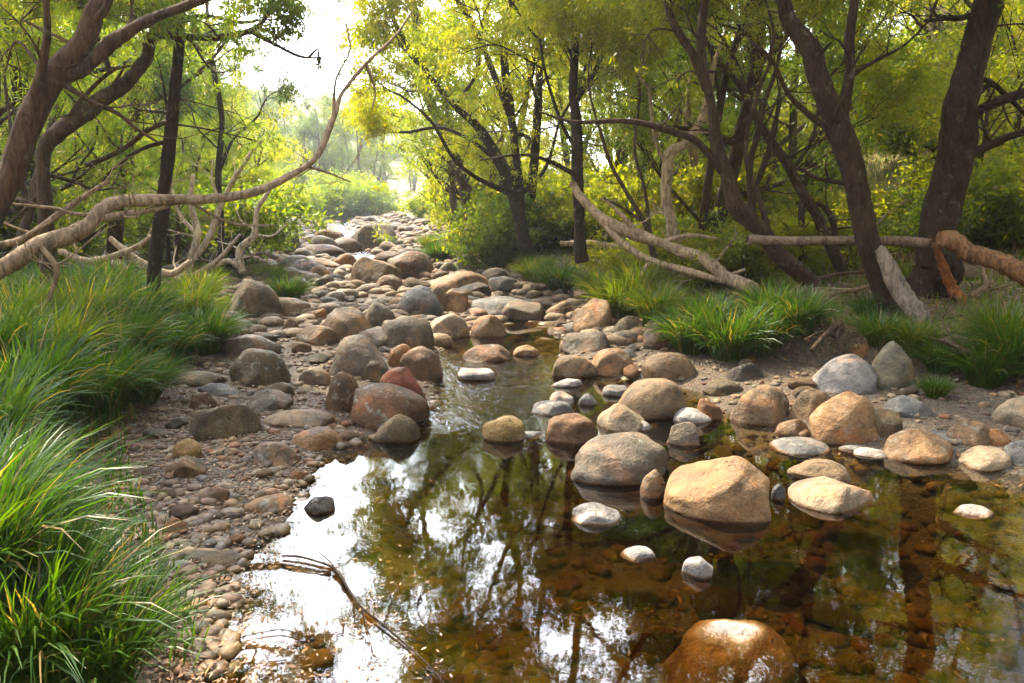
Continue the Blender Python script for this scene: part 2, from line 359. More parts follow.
def riffle(X, Y):
    r = np.exp(-((X + .35) ** 2 / .35 + (Y - 6.6) ** 2 / 1.6)) * .7 + np.exp(-((X + .55) ** 2 / .12 + (Y - 5.25) ** 2 / .06)) * .8 + np.clip((Y - 12) / 1.5, 0, 1)
    return np.clip(r, 0, 1)
def water_mesh():
    xs = axis([(-14, -2.5, .5), (-2.5, 3.5, .1), (3.5, 9, .5)]); ys = axis([(-20, 1.5, 1.), (1.5, 13, .1), (13, 45, .4)])
    X, Y = np.meshgrid(xs, ys); nx, ny = len(xs), len(ys)
    Zt = WL(Y) + .012 * riffle(X, Y) * wob(X, Y, 11, 1) * .8; Zb = WL(Y) - 1.0
    V = np.concatenate([np.stack([X.ravel(), Y.ravel(), Zt.ravel()], 1), np.stack([X.ravel(), Y.ravel(), Zb.ravel()], 1)])
    i = np.arange(nx * ny).reshape(ny, nx); j = i + nx * ny
    q = lambda a, b, c, d: np.stack([a.ravel(), b.ravel(), c.ravel(), d.ravel()], 1)
    F = [q(i[:-1, :-1], i[:-1, 1:], i[1:, 1:], i[1:, :-1]), q(j[:-1, :-1], j[1:, :-1], j[1:, 1:], j[:-1, 1:]),
         q(i[0, :-1], j[0, :-1], j[0, 1:], i[0, 1:]), q(i[-1, :-1], i[-1, 1:], j[-1, 1:], j[-1, :-1]),
         q(i[:-1, 0], i[1:, 0], j[1:, 0], j[:-1, 0]), q(i[:-1, -1], j[:-1, -1], j[1:, -1], i[1:, -1])]
    rf = riffle(X, Y).ravel()
    return mesh_np('water', V, np.concatenate(F), True, {'riffle': np.concatenate([rf, rf])})
wt = obj('water', water_mesh(), M_WATER); tag(wt, 'clear tea coloured stream water', None, None, 'structure')

# ------------------------------------------------------------------ stones
def ico(sub):
    bm = bmesh.new(); bmesh.ops.create_icosphere(bm, subdivisions=sub, radius=1)
    V = np.array([v.co[:] for v in bm.verts]); F = np.array([[v.index for v in f.verts] for f in bm.faces]); bm.free()
    return V, F
ICO = {k: ico(k) for k in (1, 2, 3, 4, 5)}
def rock_verts(sub, rg, cuts=8, dmin=.62, dmax=.9, lump=.05, soft=.88):
    V = ICO[sub][0].copy()
    for k in range(cuts):
        n = rg.normal(size=3); n[2] *= .8; n /= np.linalg.norm(n)
        d = rg.uniform(dmin, dmax); t = V @ n - d
        V = V - np.outer(np.where(t > 0, t * soft, 0), n)
    for k in range(5):
        f = rg.normal(size=3) * (1.6 + k * .9); ph = rg.uniform(0, 6.28); n = ICO[sub][0]
        V = V * (1 + lump / (1 + .7 * k) * np.sin(V @ f + ph))[:, None]
    mn, mx_ = V.min(0), V.max(0); V = (V - (mn + mx_) / 2) / ((mx_ - mn) / 2)
    return V
from mathutils import noise as mnoise, Vector
def roughen(V, rg, amp=.035):
    o_ = Vector(rg.uniform(-50, 50, 3).tolist()); n = unit(V)
    f = np.array([mnoise.fractal(Vector((v * 1.9).tolist()) + o_, .9, 2.2, 4) + .55 * abs(mnoise.noise(Vector((v * 1.3).tolist()) - o_)) for v in V])
    return V + n * (f * amp)[:, None]
def unit(v): return v / (np.linalg.norm(v, axis=-1, keepdims=True) + 1e-9)
PAL = dict(T=(.34, .25, .155), G=(.26, .225, .18), B=(.29, .31, .34), O=(.50, .26, .10), R=(.30, .095, .05), W=(.58, .60, .64), P=(.50, .43, .32),  # W: whitish, with the sky's sheen on wet tops mixed into the colour
           K=(.13, .12, .115), M=(.38, .38, .27), N=(.25, .155, .085), Y=(.36, .26, .10), V=(.18, .145, .08), E=(.46, .30, .16))
placed = []      # (x, y, radius) of every stone, so fillers keep clear
NROCK = 0
def rock(x0, x1, yt, yb, col, label, group=None, cuts=9, zoff=0., seed=None, depth=None, dm=(.64, .92), name=None, cat=None):
    global NROCK
    rg = np.random.default_rng((seed if seed is not None else int(x0 * 131 + yb * 17)) + 5)
    yb = min(yb, yt + 1.1 * (x1 - x0))
    p = hit((x0 + x1) / 2, yb); dist = np.linalg.norm(p - np.array([0, 0, CAM_H])); ax = dist * 1.0
    dview = (p - np.array([0, 0, CAM_H])); zc = dview @ np.array([0, cos(PITCH), -sin(PITCH)])
    wm = (x1 - x0) * zc / FPX; hm = (yb - yt) * zc / FPX
    dep = math.atan2(CAM_H - p[2], p[1])
    a = wm / 2; b = a * (depth or rg.uniform(.72, .92)); b = min(b, hm / (2.25 * sin(dep)))
    c = sqrt(max(hm * (hm - 2 * b * sin(dep)), (.18 * hm) ** 2)) / cos(dep)
    # the middle sits back from the near edge by the depth half-axis
    hd = np.array([dview[0], dview[1]]); hd /= np.linalg.norm(hd)
    cpos = p[:2] + hd * b; zg = p[2] + zoff
    size = (x1 - x0)
    sub = 5 if size > 90 else 4 if size > 24 else 3
    V = rock_verts(sub, rg, cuts, *dm)
    if sub > 3: V = roughen(V, rg)
    V[:, 2] = np.where(V[:, 2] < 0, V[:, 2] * .42, V[:, 2])
    V = V * np.array([a, b, max(c, .3 * a)])
    if c < .3 * a: zg -= (.3 * a - c)
    nm = name or ('boulder' if size > 40 else 'river_stone'); ct = cat or nm.replace('_', ' ').replace('river stone', 'stone')
    colr = np.array(PAL[col]) * rg.uniform(.92, 1.08)
    o = obj(nm, mesh_np(nm, V, ICO[sub][1]), M_ROCK, None, (cpos[0], cpos[1], zg), colr)
    tag(o, label, ct, group)
    placed.append((cpos[0], cpos[1], (a + b) / 2)); NROCK += 1
    return o

ROCKS = [
 (563,673,428,487,'G','largest grey speckled boulder, rounded, standing in the middle of the pool'),
 (661,770,454,523,'E','large orange tan boulder with flat top beside the big grey boulder in the pool'),
 (640,666,470,503,'E','small peach stone wedged between the big grey boulder and the orange boulder'),
 (570,622,503,527,'W','pale oval stone barely above the water in front of the big grey boulder'),
 (620,657,545,563,'W','small pale stone alone in the pool, the middle of three in a slanting row'),
 (682,713,558,581,'W','small round pale stone in the pool nearest the white capped rust boulder'),
 (785,876,474,513,'P','wide low cream boulder in the water right of the orange boulder'),
 (788,848,457,485,'T','low grey tan stone just behind the wide cream boulder in the water'),
 (771,786,484,501,'B','tiny blue grey stone between the orange boulder and the cream boulder'),
 (952,995,503,518,'W','small pale flat stone alone in the water at the right'),
 (769,830,436,456,'B','flat pale blue stone lying in the shallows below the tall cream boulder'),
 (808,882,391,446,'E','tall peaked cream boulder with rusty left side at the right shore'),
 (729,790,384,427,'T','round tan boulder with rusty lower left side at the right shore'),
 (789,833,388,421,'T','tan stone between the two big shore boulders on the right'),
 (775,809,418,437,'E','small pale orange stone in front of the right shore boulders'),
 (809,882,352,394,'W','broad flat pale grey slab lying against the right bank'),
 (868,916,340,390,'M','upright pale greenish boulder leaning on the pale grey slab'),
 (845,876,341,360,'O','orange stone peeking out behind the pale grey slab'),
 (883,951,429,464,'E','low stone, orange on its left half and pale on its right, at the right waterline'),
 (908,985,426,447,'B','flat blue grey stone behind the half orange stone on the right shore'),
 (885,932,394,419,'B','round bluish stone below the upright greenish boulder'),
 (950,991,421,449,'E','squarish tan stone on the right shore next to the flat blue grey stone'),
 (961,1009,446,471,'P','pale stone standing in the water at the right end of the shore row'),
 (996,1050,395,431,'P','pale tan boulder cut by the right edge of the photo'),
 (1003,1045,438,468,'B','grey stone at the waterline by the right edge of the photo'),
 (980,1010,428,447,'O','small orange stone between the squarish tan stone and the right edge'),
 (868,903,409,438,'V','dull olive stone right of the peaked cream boulder'),
 (853,888,447,459,'W','thin pale stone flush with the water under the half orange stone'),
 (838,868,443,452,'B','thin bluish stone flush with the water right of the peaked boulder'),
 (615,688,376,420,'T','wedge shaped tan grey boulder above the big grey boulder'),
 (545,601,412,444,'N','round brownish boulder left behind the big grey boulder'),
 (597,648,402,433,'P','pale tan stone touching the top of the big grey boulder'),
 (632,652,421,432,'W','small whitish stone on the near side of the pale tan stone'),
 (482,526,415,442,'Y','solitary egg shaped brown stone in the middle of the pool'),
 (517,545,430,439,'B','small bluish stone at the right foot of the egg shaped stone'),
 (550,598,354,378,'T','rounded tan stone in the stream beside the right shore narrows'),
 (531,576,400,416,'B','flat blue white stone in mid stream under its smaller white companion'),
 (549,574,391,405,'W','small white stone resting behind the flat blue white stone'),
 (578,598,393,406,'B','small round blue white stone right of the white pair in mid stream'),
 (458,496,367,381,'W','pale blue flat stone in the riffle, left of mid stream'),
 (462,512,344,362,'N','flat dark brown stone crossing the stream at the riffle'),
 (513,540,345,356,'E','small peach stone right of the flat dark brown stone in the stream'),
 (551,584,378,388,'W','thin white stone flush with the water below the rounded tan stone'),
 (602,630,385,397,'B','small blue white stone left of the wedge shaped boulder'),
 (671,712,407,424,'W','white low stone right below the wedge shaped boulder'),
 (695,723,398,420,'O','orange round stone right of the white low stone'),
 (663,698,421,446,'G','grey stone between the big grey boulder and the white low stone'),
 (702,745,379,396,'V','dark olive stone tucked under the right bank grass'),
 (726,764,362,382,'K','dark wet stone in shade under the grassy right bank'),
 (640,700,350,384,'T','smooth tan boulder half hidden behind the wedge shaped boulder'),
 (588,634,347,377,'E','peach stone right of the rounded tan stone at the narrows'),
 (561,612,330,353,'G','dark grey tan stone at the far side of the narrows'),
 (572,617,299,334,'E','pale orange sunlit boulder below the bright yellow grass'),
 (545,573,300,320,'T','small tan stone at the far right corner of the pool'),
 (612,646,316,337,'V','olive stone right of the pale orange sunlit boulder'),
 (640,680,322,350,'N','brown stone at the foot of the right bank grass'),
 (428,470,312,339,'P','cream sunlit stone at the left of the pair at the pool head'),
 (470,507,314,337,'E','yellowish sunlit stone at the right of the pair at the pool head'),
 (454,532,296,318,'B','long flat grey blue slab above the cream sunlit pair'),
 (500,545,300,321,'G','grey flat stone right of the long slab at the pool head'),
 (424,497,270,294,'E','long low orange tan rock lying across the bed below the green bank'),
 (346,431,382,432,'N','largest brown boulder on the left shore, humped and smooth'),
 (373,420,413,443,'V','small dark brown stone leaning on the front of the largest brown boulder'),
 (325,363,371,417,'N','upright brown stone behind the largest brown boulder'),
 (378,427,366,403,'R','dark red boulder right behind the largest brown boulder'),
 (328,394,333,379,'G','slate grey boulder with pointed top on the left shore'),
 (360,393,360,383,'V','small olive brown stone in front of the slate grey boulder'),
 (400,444,346,381,'N','brown stone at the water edge above the dark red boulder'),
 (388,418,343,369,'O','pale orange stone between the slate grey boulder and the stream'),
 (373,435,315,351,'G','long layered grey brown boulder above the slate grey boulder'),
 (353,407,327,349,'G','low dark grey stone touching the layered boulder'),
 (322,374,307,340,'T','grey brown boulder with rusty left flank in the upstream bed'),
 (364,396,302,327,'G','rounded grey stone above the layered boulder'),
 (392,446,286,316,'B','smooth blue grey slab in the upstream bed'),
 (419,450,285,311,'T','tan stone right of the smooth blue grey slab'),
 (443,470,290,312,'E','peach stone left of the long flat grey blue slab'),
 (297,340,325,346,'T','low tan stone left of the slate grey boulder'),
 (352,402,256,286,'T','big tan brown boulder high in the upstream bed'),
 (384,436,250,278,'N','broad brown rock right of the big tan brown upstream boulder'),
 (374,404,275,291,'N','small brown stone in front of the big tan brown upstream boulder'),
 (224,281,278,318,'G','blotched grey boulder beside the left bank grass'),
 (255,302,231,257,'K','dark charcoal boulder at the far left end of the stony bed'),
 (304,336,235,251,'G','grey stone right of the dark charcoal boulder'),
 (346,402,223,249,'G','largest pale grey boulder at the far end of the stony bed'),
 (328,362,237,252,'N','brown stone left of the largest far pale boulder'),
 (202,241,220,272,'B','tall blue grey boulder behind the white dead branches'),
 (228,290,348,388,'V','broad dark hump of rock on the left gravel'),
 (188,262,400,442,'V','wide flat olive rock sunk in the left gravel'),
 (245,298,441,470,'T','grey tan stone on the gravel near the bright water'),
 (288,343,426,452,'E','flat orange brown wet stone at the tip of the gravel'),
 (262,337,405,430,'T','low broad tan slab in the left gravel'),
 (174,205,438,460,'Y','yellow tan stone on the gravel near the grass'),
 (167,207,456,479,'V','dark olive stone in front of the yellow tan stone'),
 (198,243,381,397,'B','flat blue grey stone among the left gravel'),
 (188,224,391,410,'N','low brown stone beside the flat blue grey stone'),
 (249,294,389,413,'G','grey stone above the low broad tan slab'),
 (262,294,381,399,'V','small olive grey stone below the dark hump of rock'),
 (298,331,367,386,'T','tan stone between the dark hump and the upright brown stone'),
 (242,294,493,515,'E','elongated tan stone lying at the edge of the bright water'),
 (152,244,545,569,'V','long flat olive slab half under the nearest grass'),
 (198,230,486,505,'N','brownish stone in the gravel above the long flat slab'),
 (303,336,496,515,'K','thin dark stone surrounded by bright water at the left'),
 (160,232,368,387,'V','flat dark stone beneath the left bank grass'),
 (215,283,333,356,'G','wide low grey slab under the blotched grey boulder'),
 (282,300,318,334,'E','little sunlit peach stone in the upstream bed, left of its twin'),
 (312,328,308,322,'O','little orange stone right of its sunlit peach twin'),
 (270,312,296,316,'T','low tan stone right of the blotched grey boulder'),
 (456,480,253,271,'M','pale green round stone in the green bank'),
 (438,458,261,273,'M','smaller pale green stone left of the pale green round stone'),
 (286,330,258,276,'G','flat grey stone beside the small far left tussock'),
 (330,358,253,268,'O','rusty stone in the middle of the far bed'),
 (300,345,244,256,'N','reddish brown slab just below the far grey stone'),
]
for r in ROCKS:
    kw = {}
    rock(*r, **kw)

# the rust boulder under water with its dry white cap
p = at_z(738, 640, -.0)
rg = np.random.default_rng(99)
V = roughen(rock_verts(5, rg, 5, .80, .95, .05), rg, .05)
V = V * np.array([.25, .22, .185])
o = obj('boulder', mesh_np('boulder', V, ICO[5][1]), M_ROCK, None, (p[0] + .01, p[1] + .04, -.174), (.80, .82, .88))
tag(o, 'rust boulder under water whose whitish cap just breaks the surface', 'boulder'); placed.append((p[0], p[1], .24)); NROCK += 1

# fillers: individual stones of the upstream bed and shores, then the stones under the water
def free(x, y, r, k=.8):
    for (a, b, c) in placed:
        if (a - x) ** 2 + (b - y) ** 2 < (k * (c + r)) ** 2: return False
    return True
def proj(p):
    d = np.asarray(p, float) - np.array([0, 0, CAM_H]); zc = d[1] * cos(PITCH) - d[2] * sin(PITCH); yc = d[1] * sin(PITCH) + d[2] * cos(PITCH)
    return CX + FPX * d[0] / zc, CY - FPX * yc / zc, zc
LM = [(618,457,'the big grey boulder'),(715,487,'the big orange tan boulder'),(830,495,'the wide cream boulder'),(845,420,'the peaked cream boulder'),(760,405,'the round tan shore boulder'),(845,373,'the flat pale grey slab'),(892,365,'the upright greenish boulder'),(388,408,'the largest brown boulder'),(360,356,'the slate grey boulder'),(405,333,'the layered boulder'),(650,398,'the wedge shaped boulder'),(503,428,'the egg shaped stone'),(592,317,'the sunlit orange boulder'),(575,365,'the rounded tan narrows stone'),(253,298,'the blotched grey boulder'),(279,244,'the dark charcoal boulder'),(374,236,'the largest far pale boulder'),(377,271,'the tan brown upstream boulder'),(418,301,'the smooth blue grey slab'),(492,307,'the long grey blue slab'),(460,282,'the long orange tan rock'),(262,368,'the dark rock hump'),(225,422,'the wide flat olive rock'),(270,455,'the grey tan gravel stone'),(265,504,'the elongated tan stone'),(198,557,'the long flat olive slab'),(735,640,'the white capped rust boulder'),(595,515,'the pale oval stone'),(918,447,'the half orange stone'),(973,510,'the lone pale flat stone'),(637,553,'the middle small pale stone'),(345,325,'the rusty flanked boulder'),(300,415,'the low broad tan slab'),(315,440,'the flat orange brown wet stone'),(345,395,'the upright brown stone'),(485,353,'the flat dark brown stream stone'),(400,385,'the dark red boulder'),(215,246,'the tall blue grey boulder'),(320,244,'the far grey stone'),(308,267,'the flat far grey stone'),(660,367,'the half hidden smooth tan boulder')]
VL = [(-60,'the left edge'),(45,'the grey forked trunk'),(158,'the slim dark tree'),(222,'the thin far trunk'),(310,'the sky gap'),(420,'the green bank tip'),(515,'the dark forked tree'),(577,'the dark upright tree'),(668,'the pale barked tree'),(735,'the bowing tree'),(868,'the tall dark tree'),(945,'the stout tree'),(1100,'the right edge')]
def rel(px, py):
    d, k = min((math.hypot(px - a, (py - b) * 1.3), i) for i, (a, b, n) in enumerate(LM)); a, b, n = LM[k]; dx, dy = px - a, (py - b) * 1.4
    if d > 130: return between(px)
    near = 'just ' if d < 38 else '' if d < 80 else 'well '
    if abs(dx) > 2.2 * abs(dy): t = 'left of' if dx < 0 else 'right of'
    elif abs(dy) > 2.2 * abs(dx): t = 'above' if dy < 0 else 'below'
    else: t = ('above' if dy < 0 else 'below') + (' and left of' if dx < 0 else ' and right of')
    return near + t + ' ' + n
def between(px):
    for (a, n), (b, m) in zip(VL, VL[1:]):
        if a <= px < b: return f'between {n} and {m[4:]}'
    return 'beyond ' + (VL[0][1] if px < 0 else VL[-1][1])
PROTO = {}
def proto_rock(sub, i, flat=1.):
    k = (sub, i)
    if k not in PROTO:
        rg_ = np.random.default_rng(500 + i); V_ = roughen(rock_verts(sub, rg_, 10, .58, .9, .05), rg_); V_[:, 2] = np.where(V_[:, 2] < 0, V_[:, 2] * .6, V_[:, 2])
        PROTO[k] = mesh_np('river_stone', V_, ICO[sub][1])
    return PROTO[k]
CW = {'T': 'tan', 'G': 'grey', 'N': 'brown', 'E': 'peach coloured', 'V': 'olive brown', 'B': 'blue grey', 'O': 'orange', 'P': 'cream', 'K': 'dark', 'R': 'reddish', 'M': 'pale greenish', 'W': 'whitish'}
def filler(x, y, r, col, region, hf=.62, sink=0.):
    global NROCK
    i = random.randrange(14); sub = 4 if proj((x, y, 0))[2] < 6 else 3
    o = obj('river_stone', proto_rock(sub, i), M_ROCK, None, (x, y, float(H(x, y)) + r * hf * .25 - sink), np.array(PAL[col]) * random.uniform(.85, 1.15))
    o.rotation_euler = (random.uniform(-.2, .2), random.uniform(-.2, .2), random.uniform(0, 6.28)); o.scale = (r, r * random.uniform(.68, .9), r * hf * random.uniform(.75, 1.1))
    q = proj((x, y, float(H(x, y)) + r * .3)); wpx = 2 * r * FPX / q[2]; sz = 'tiny' if wpx < 13 else 'small' if wpx < 24 else 'middling' if wpx < 38 else 'large'
    tag(o, f"{sz} {CW[col]} stone {'under water ' if 'water' in region else ''}{rel(q[0], q[1])}", 'stone', region.replace('rounded stone', 'stones').replace('rounded small stone', 'small stones'))
    placed.append((x, y, r)); NROCK += 1
def scatter(n, reg, region, rr, cols, k=.8, tries=60, hf=.62, sink=0.):
    m = 0
    for t in range(n * tries):
        if m >= n: break
        x, y = reg()
        pj = proj((x, y, float(H(x, y))))
        if not (-30 < pj[0] < 1050 and 200 < pj[1] < 700): continue
        r = rr(y)
        if not free(x, y, r, k): continue
        filler(x, y, r, random.choice(cols), region, hf, sink); m += 1
    return m
U = random.uniform
def reg_bed(y0, y1):
    def f():
        y = y0 + (y1 - y0) * U(0, 1) ** 1.2; a, b = float(BL(y)), float(BR(y)); return U(a + .1, b - .05), y
    return f
def dry(f, lo=.005):
    def g():
        for _ in range(50):
            x, y = f()
            if H(x, y) > S(y) + lo: return x, y
        return x, y
    return g
mixc = 'TTGGNNEVBVG'
scatter(56, reg_bed(12.5, 24), 'rounded stone packed in the dry bed upstream of the pool', lambda y: random.choice([.20, .27, .34, .42]) * U(.8, 1.15), mixc + 'PO', .72)
scatter(18, reg_bed(24, 46), 'rounded stone among the far cobbles under the misty trees', lambda y: U(.3, .62), mixc, .72)
def reg_left(): y = U(5.4, 13); return U(float(BL(y)) + .05, float(Lf(y))), y
scatter(28, dry(reg_left), 'rounded stone lying on the left shore beside the stream', lambda y: U(.09, .19), 'TGNVVGNE', .8)
def reg_left2(): y = U(3.0, 5.4); return U(float(BL(y)) + .05, float(Lf(y)) - .05), y
scatter(14, dry(reg_left2), 'rounded small stone set in the near left gravel', lambda y: U(.035, .075), 'TGNVYO'.replace('Y', 'E'), .9)
def reg_right(): y = U(4.2, 12.5); return U(float(Rf(y)) - .1, float(BR(y)) + .3), y
scatter(42, reg_right, 'rounded stone along the right shore below the bank', lambda y: U(.06, .13), 'TTPENGBO', .8)
def reg_rb(): y = U(7.5, 16); return float(BR(y)) + U(1.2, 9), y
scatter(16, reg_rb, 'rounded stone on the dry stony ground behind the fallen trunks', lambda y: U(.15, .36), 'PTEP', .9)
def reg_lb(): y = U(8.5, 17); return float(BL(y)) - U(.3, 5), y
scatter(18, reg_lb, 'rounded stone in the shade of the left bank trees', lambda y: U(.2, .5), 'BGGWB', .9)
def reg_wet():
    y = 2.2 + 4.2 * U(0, 1) ** 1.3; return U(float(Lf(y)) + .25, min(float(Rf(y)) - .1, 3.2)), y
scatter(30, reg_wet, 'rounded stone lying under the clear water of the pool', lambda y: U(.055, .15), 'VVNEOTVY'.replace('Y', 'T'), .9, hf=.5)

# smaller stones in one object each: nobody could count them
def stone_field(name, n, reg, rr, sub, label, mat, hf=.6, protos=10, lift=.2):
    base = [rock_verts(sub, np.random.default_rng(900 + i), 6, .65, .92, .05) for i in range(protos)]; F0 = ICO[sub][1]; nv = len(base[0])
    pts = [reg() for _ in range(n)]; xs = np.array([p[0] for p in pts]); ys = np.array([p[1] for p in pts]); zs = H(xs, ys)
    rr_ = np.array([rr(y) for y in ys]); Vs = np.empty((n, nv, 3)); rnd = np.random.default_rng(4).uniform(0, 1, n)
    for i in range(n):
        b = base[i % protos]; a = U(0, 6.28); ca, sa = cos(a), sin(a); s1, s2, s3 = rr_[i], rr_[i] * U(.6, .95), rr_[i] * hf * U(.6, 1.1)
        q = b * np.array([s1, s2, s3]); Vs[i, :, 0] = q[:, 0] * ca - q[:, 1] * sa + xs[i]; Vs[i, :, 1] = q[:, 0] * sa + q[:, 1] * ca + ys[i]; Vs[i, :, 2] = q[:, 2] + zs[i] + s3 * lift
    F = (F0[None] + (np.arange(n) * nv)[:, None, None]).reshape(-1, 3)
    o = obj(name, mesh_np(name, Vs.reshape(-1, 3), F, True, {'rnd': np.repeat(rnd, nv)}), mat)
    return tag(o, label, name, None, 'stuff')
def any_bed(y0, y1, pw=1.6, lo=0, hi=0):
    def f():
        y = y0 + (y1 - y0) * U(0, 1) ** pw; a, b = float(BL(y)) - lo, float(BR(y)) + hi; a = max(a, -.75 * y - .6); b = min(b, .75 * y + .6); return U(a, b), y
    return f
stone_field('cobbles', 2600, any_bed(8, 46, 1.3, .3, .4), lambda y: U(.05, .16) * (1 + .02 * y), 2, 'countless small rounded cobbles filling the stream bed', M_COB)
def shore():
    y = 2.2 + 10 * U(0, 1) ** 1.3
    if U(0, 1) < .6: return U(max(float(BL(y)) - .1, -.75 * y - .5), float(Lf(y)) + .15), y
    return U(float(Rf(y)) - .25, float(BR(y)) + .9), y
stone_field('pebbles', 8000, shore, lambda y: .007 + .042 * U(0, 1) ** 2.4, 2, 'loose pebbles covering both shores', M_COB)
def near_left():
    y = 2.1 + 3.6 * U(0, 1); return U(float(BL(y)) - .15, float(Lf(y)) + .1), y
stone_field('gravel', 6000, near_left, lambda y: U(.004, .014), 1, 'fine gravel on the near left shore', M_GRAV)
def pool():
    y = 1.9 + 9.5 * U(0, 1) ** 1.7; return U(max(float(Lf(y)), -.75 * y), min(float(Rf(y)), .75 * y + .4)), y
stone_field('submerged_pebbles', 4200, pool, lambda y: .015 + .06 * U(0, 1) ** 1.8, 2, 'brown pebbles lying under the clear water', M_COB, hf=.5)

# ------------------------------------------------------------------ leaf and branch builders
def unit(v): return v / (np.linalg.norm(v, axis=-1, keepdims=True) + 1e-9)
def leaves_mesh(name, clumps, per, L, W, rg, droop=.6, flat=.7):
    """clumps: list of (x,y,z,r). Each leaf is a folded lens-shaped blade of four corners."""
    C = np.array([c[:3] for c in clumps]); Rr = np.array([c[3] for c in clumps]); cnt = np.maximum(8, (per * (Rr / Rr.mean()) ** 2).astype(int))
    idx = np.repeat(np.arange(len(C)), cnt); n = len(idx)
    d = unit(rg.normal(size=(n, 3))); rad = np.abs(rg.normal(size=n)) * .62
    off = d * rad[:, None] * Rr[idx][:, None]; off[:, 2] *= flat
    # uneven clumps: several lobes per clump
    lob = unit(rg.normal(size=(len(C), 3, 3))); pick = rg.integers(0, 3, n); off = off * .8 + lob[idx, pick] * (Rr[idx] * .62)[:, None]
    P = C[idx] + off
    D = unit(d * .6 + rg.normal(size=(n, 3)) * .6 + np.array([0, 0, -droop])); N = unit(np.cross(D, rg.normal(size=(n, 3))))
    l = L * rg.uniform(.6, 1.3, n); wd = W * rg.uniform(.7, 1.3, n)
    up = unit(np.cross(D, N))
    v0 = P; v2 = P + D * l[:, None] + up * (l * -.08)[:, None]; mid = P + D * (l * .45)[:, None] + up * (l * .06)[:, None]
    v1 = mid + N * (wd / 2)[:, None]; v3 = mid - N * (wd / 2)[:, None]
    V = np.stack([v0, v1, v2, v3], 1).reshape(-1, 3); F = np.arange(4 * n).reshape(n, 4)
    cr = rg.uniform(0, 1, len(C))
    return mesh_np(name, V, F, False, {'rnd': np.repeat(rg.uniform(0, 1, n), 4), 'clump': np.repeat(cr[idx], 4)})
def smooth_path(P, n=6):
    P = [np.array(p, float) for p in P]
    if len(P) < 3:
        return [P[0] + (P[-1] - P[0]) * t for t in np.linspace(0, 1, n)]
    out = []; Q = [2 * P[0] - P[1]] + P + [2 * P[-1] - P[-2]]
    for i in range(1, len(Q) - 2):
        for t in np.linspace(0, 1, n, endpoint=False):
            a, b, c, d = Q[i - 1], Q[i], Q[i + 1], Q[i + 2]
            out.append(.5 * ((2 * b) + (-a + c) * t + (2 * a - 5 * b + 4 * c - d) * t * t + (-a + 3 * b - 3 * c + d) * t ** 3))
    out.append(P[-1]); return out
def tube_geo(paths, origin=(0, 0, 0), seg=8, rough=.06, rg=None):
    """paths: list of (points, radii) -> V, F as one mesh"""
    rg = rg or np.random.default_rng(3); VV, FF = [], []; base = 0
    for pts, rad in paths:
        P = np.array(pts, float); n = len(P); rad = np.asarray(rad, float)
        k = seg if rad.max() > .02 else 5 if rad.max() > .008 else 4
        T = np.gradient(P, axis=0); T = unit(T); ref = np.array([.13, .97, .2]); 
        u = unit(np.cross(T, ref)); v = np.cross(T, u)
        ang = np.linspace(0, 2 * pi, k, endpoint=False)
        lob = 1 + rough * np.sin(ang[None, :] * 2 + rg.uniform(0, 6) + np.linspace(0, 3, n)[:, None]) + rough * .8 * rg.normal(size=(n, k)) * .5
        R = rad[:, None] * lob
        V = P[:, None, :] + R[..., None] * (np.cos(ang)[None, :, None] * u[:, None, :] + np.sin(ang)[None, :, None] * v[:, None, :])
        i = np.arange(n * k).reshape(n, k) + base
        a = i[:-1]; b = np.roll(i[:-1], -1, 1); c = np.roll(i[1:], -1, 1); d = i[1:]
        FF.append(np.stack([a, b, c, d], -1).reshape(-1, 4))
        VV.append(V.reshape(-1, 3)); 
        # end cap as a short cone
        tip = P[-1] + T[-1] * rad[-1] * .6; VV.append(tip[None]); ti = base + n * k
        FF.append(np.stack([i[-1], np.roll(i[-1], -1), np.full(k, ti), np.full(k, ti)], -1))
        base += n * k + 1
    V = np.concatenate(VV) - np.array(origin); F = np.concatenate(FF)
    return V, F
def poly_mesh(name, V, F):
    me = bpy.data.meshes.new(name); me.from_pydata(V.tolist(), [], [tuple(dict.fromkeys(f)) for f in F.tolist()]); me.update()
    me.polygons.foreach_set('use_smooth', np.ones(len(me.polygons), dtype=bool)); return me
def grow(paths, clumps, p, d, length, r, lvl, rg, bend=.25, up=.15, cr=(.3, .5), kids=(3, 5)):
    n = 5; P = [np.array(p, float)]; dd = unit(np.array(d, float))
    for i in range(n):
        dd = unit(dd + rg.normal(size=3) * bend * .5 + np.array([0, 0, up * .4])); P.append(P[-1] + dd * length / n)
    sp = smooth_path(P, 3); rad = np.linspace(r, r * .35, len(sp)); paths.append((sp, rad))
    if lvl == 0:
        for q in (P[3], P[5]): clumps.append((*(q + rg.normal(size=3) * .08), rg.uniform(*cr)))
        return
    k = rg.integers(kids[0], kids[1] + 1)
    for j in range(k):
        t = .35 + .65 * (j + rg.uniform(0, .8)) / k; t = min(t, 1.); i = t * (len(sp) - 1); q = sp[int(i)]
        side = unit(rg.normal(size=3)); side = unit(side - dd * (side @ dd)); side[2] = abs(side[2]) * .5
        grow(paths, clumps, q, unit(dd * .7 + side * .9), length * rg.uniform(.5, .72), max(r * (1 - .6 * t) * .6, .004), lvl - 1, rg, bend, up, cr, kids)
    clumps.append((*P[-1], rg.uniform(*cr)))

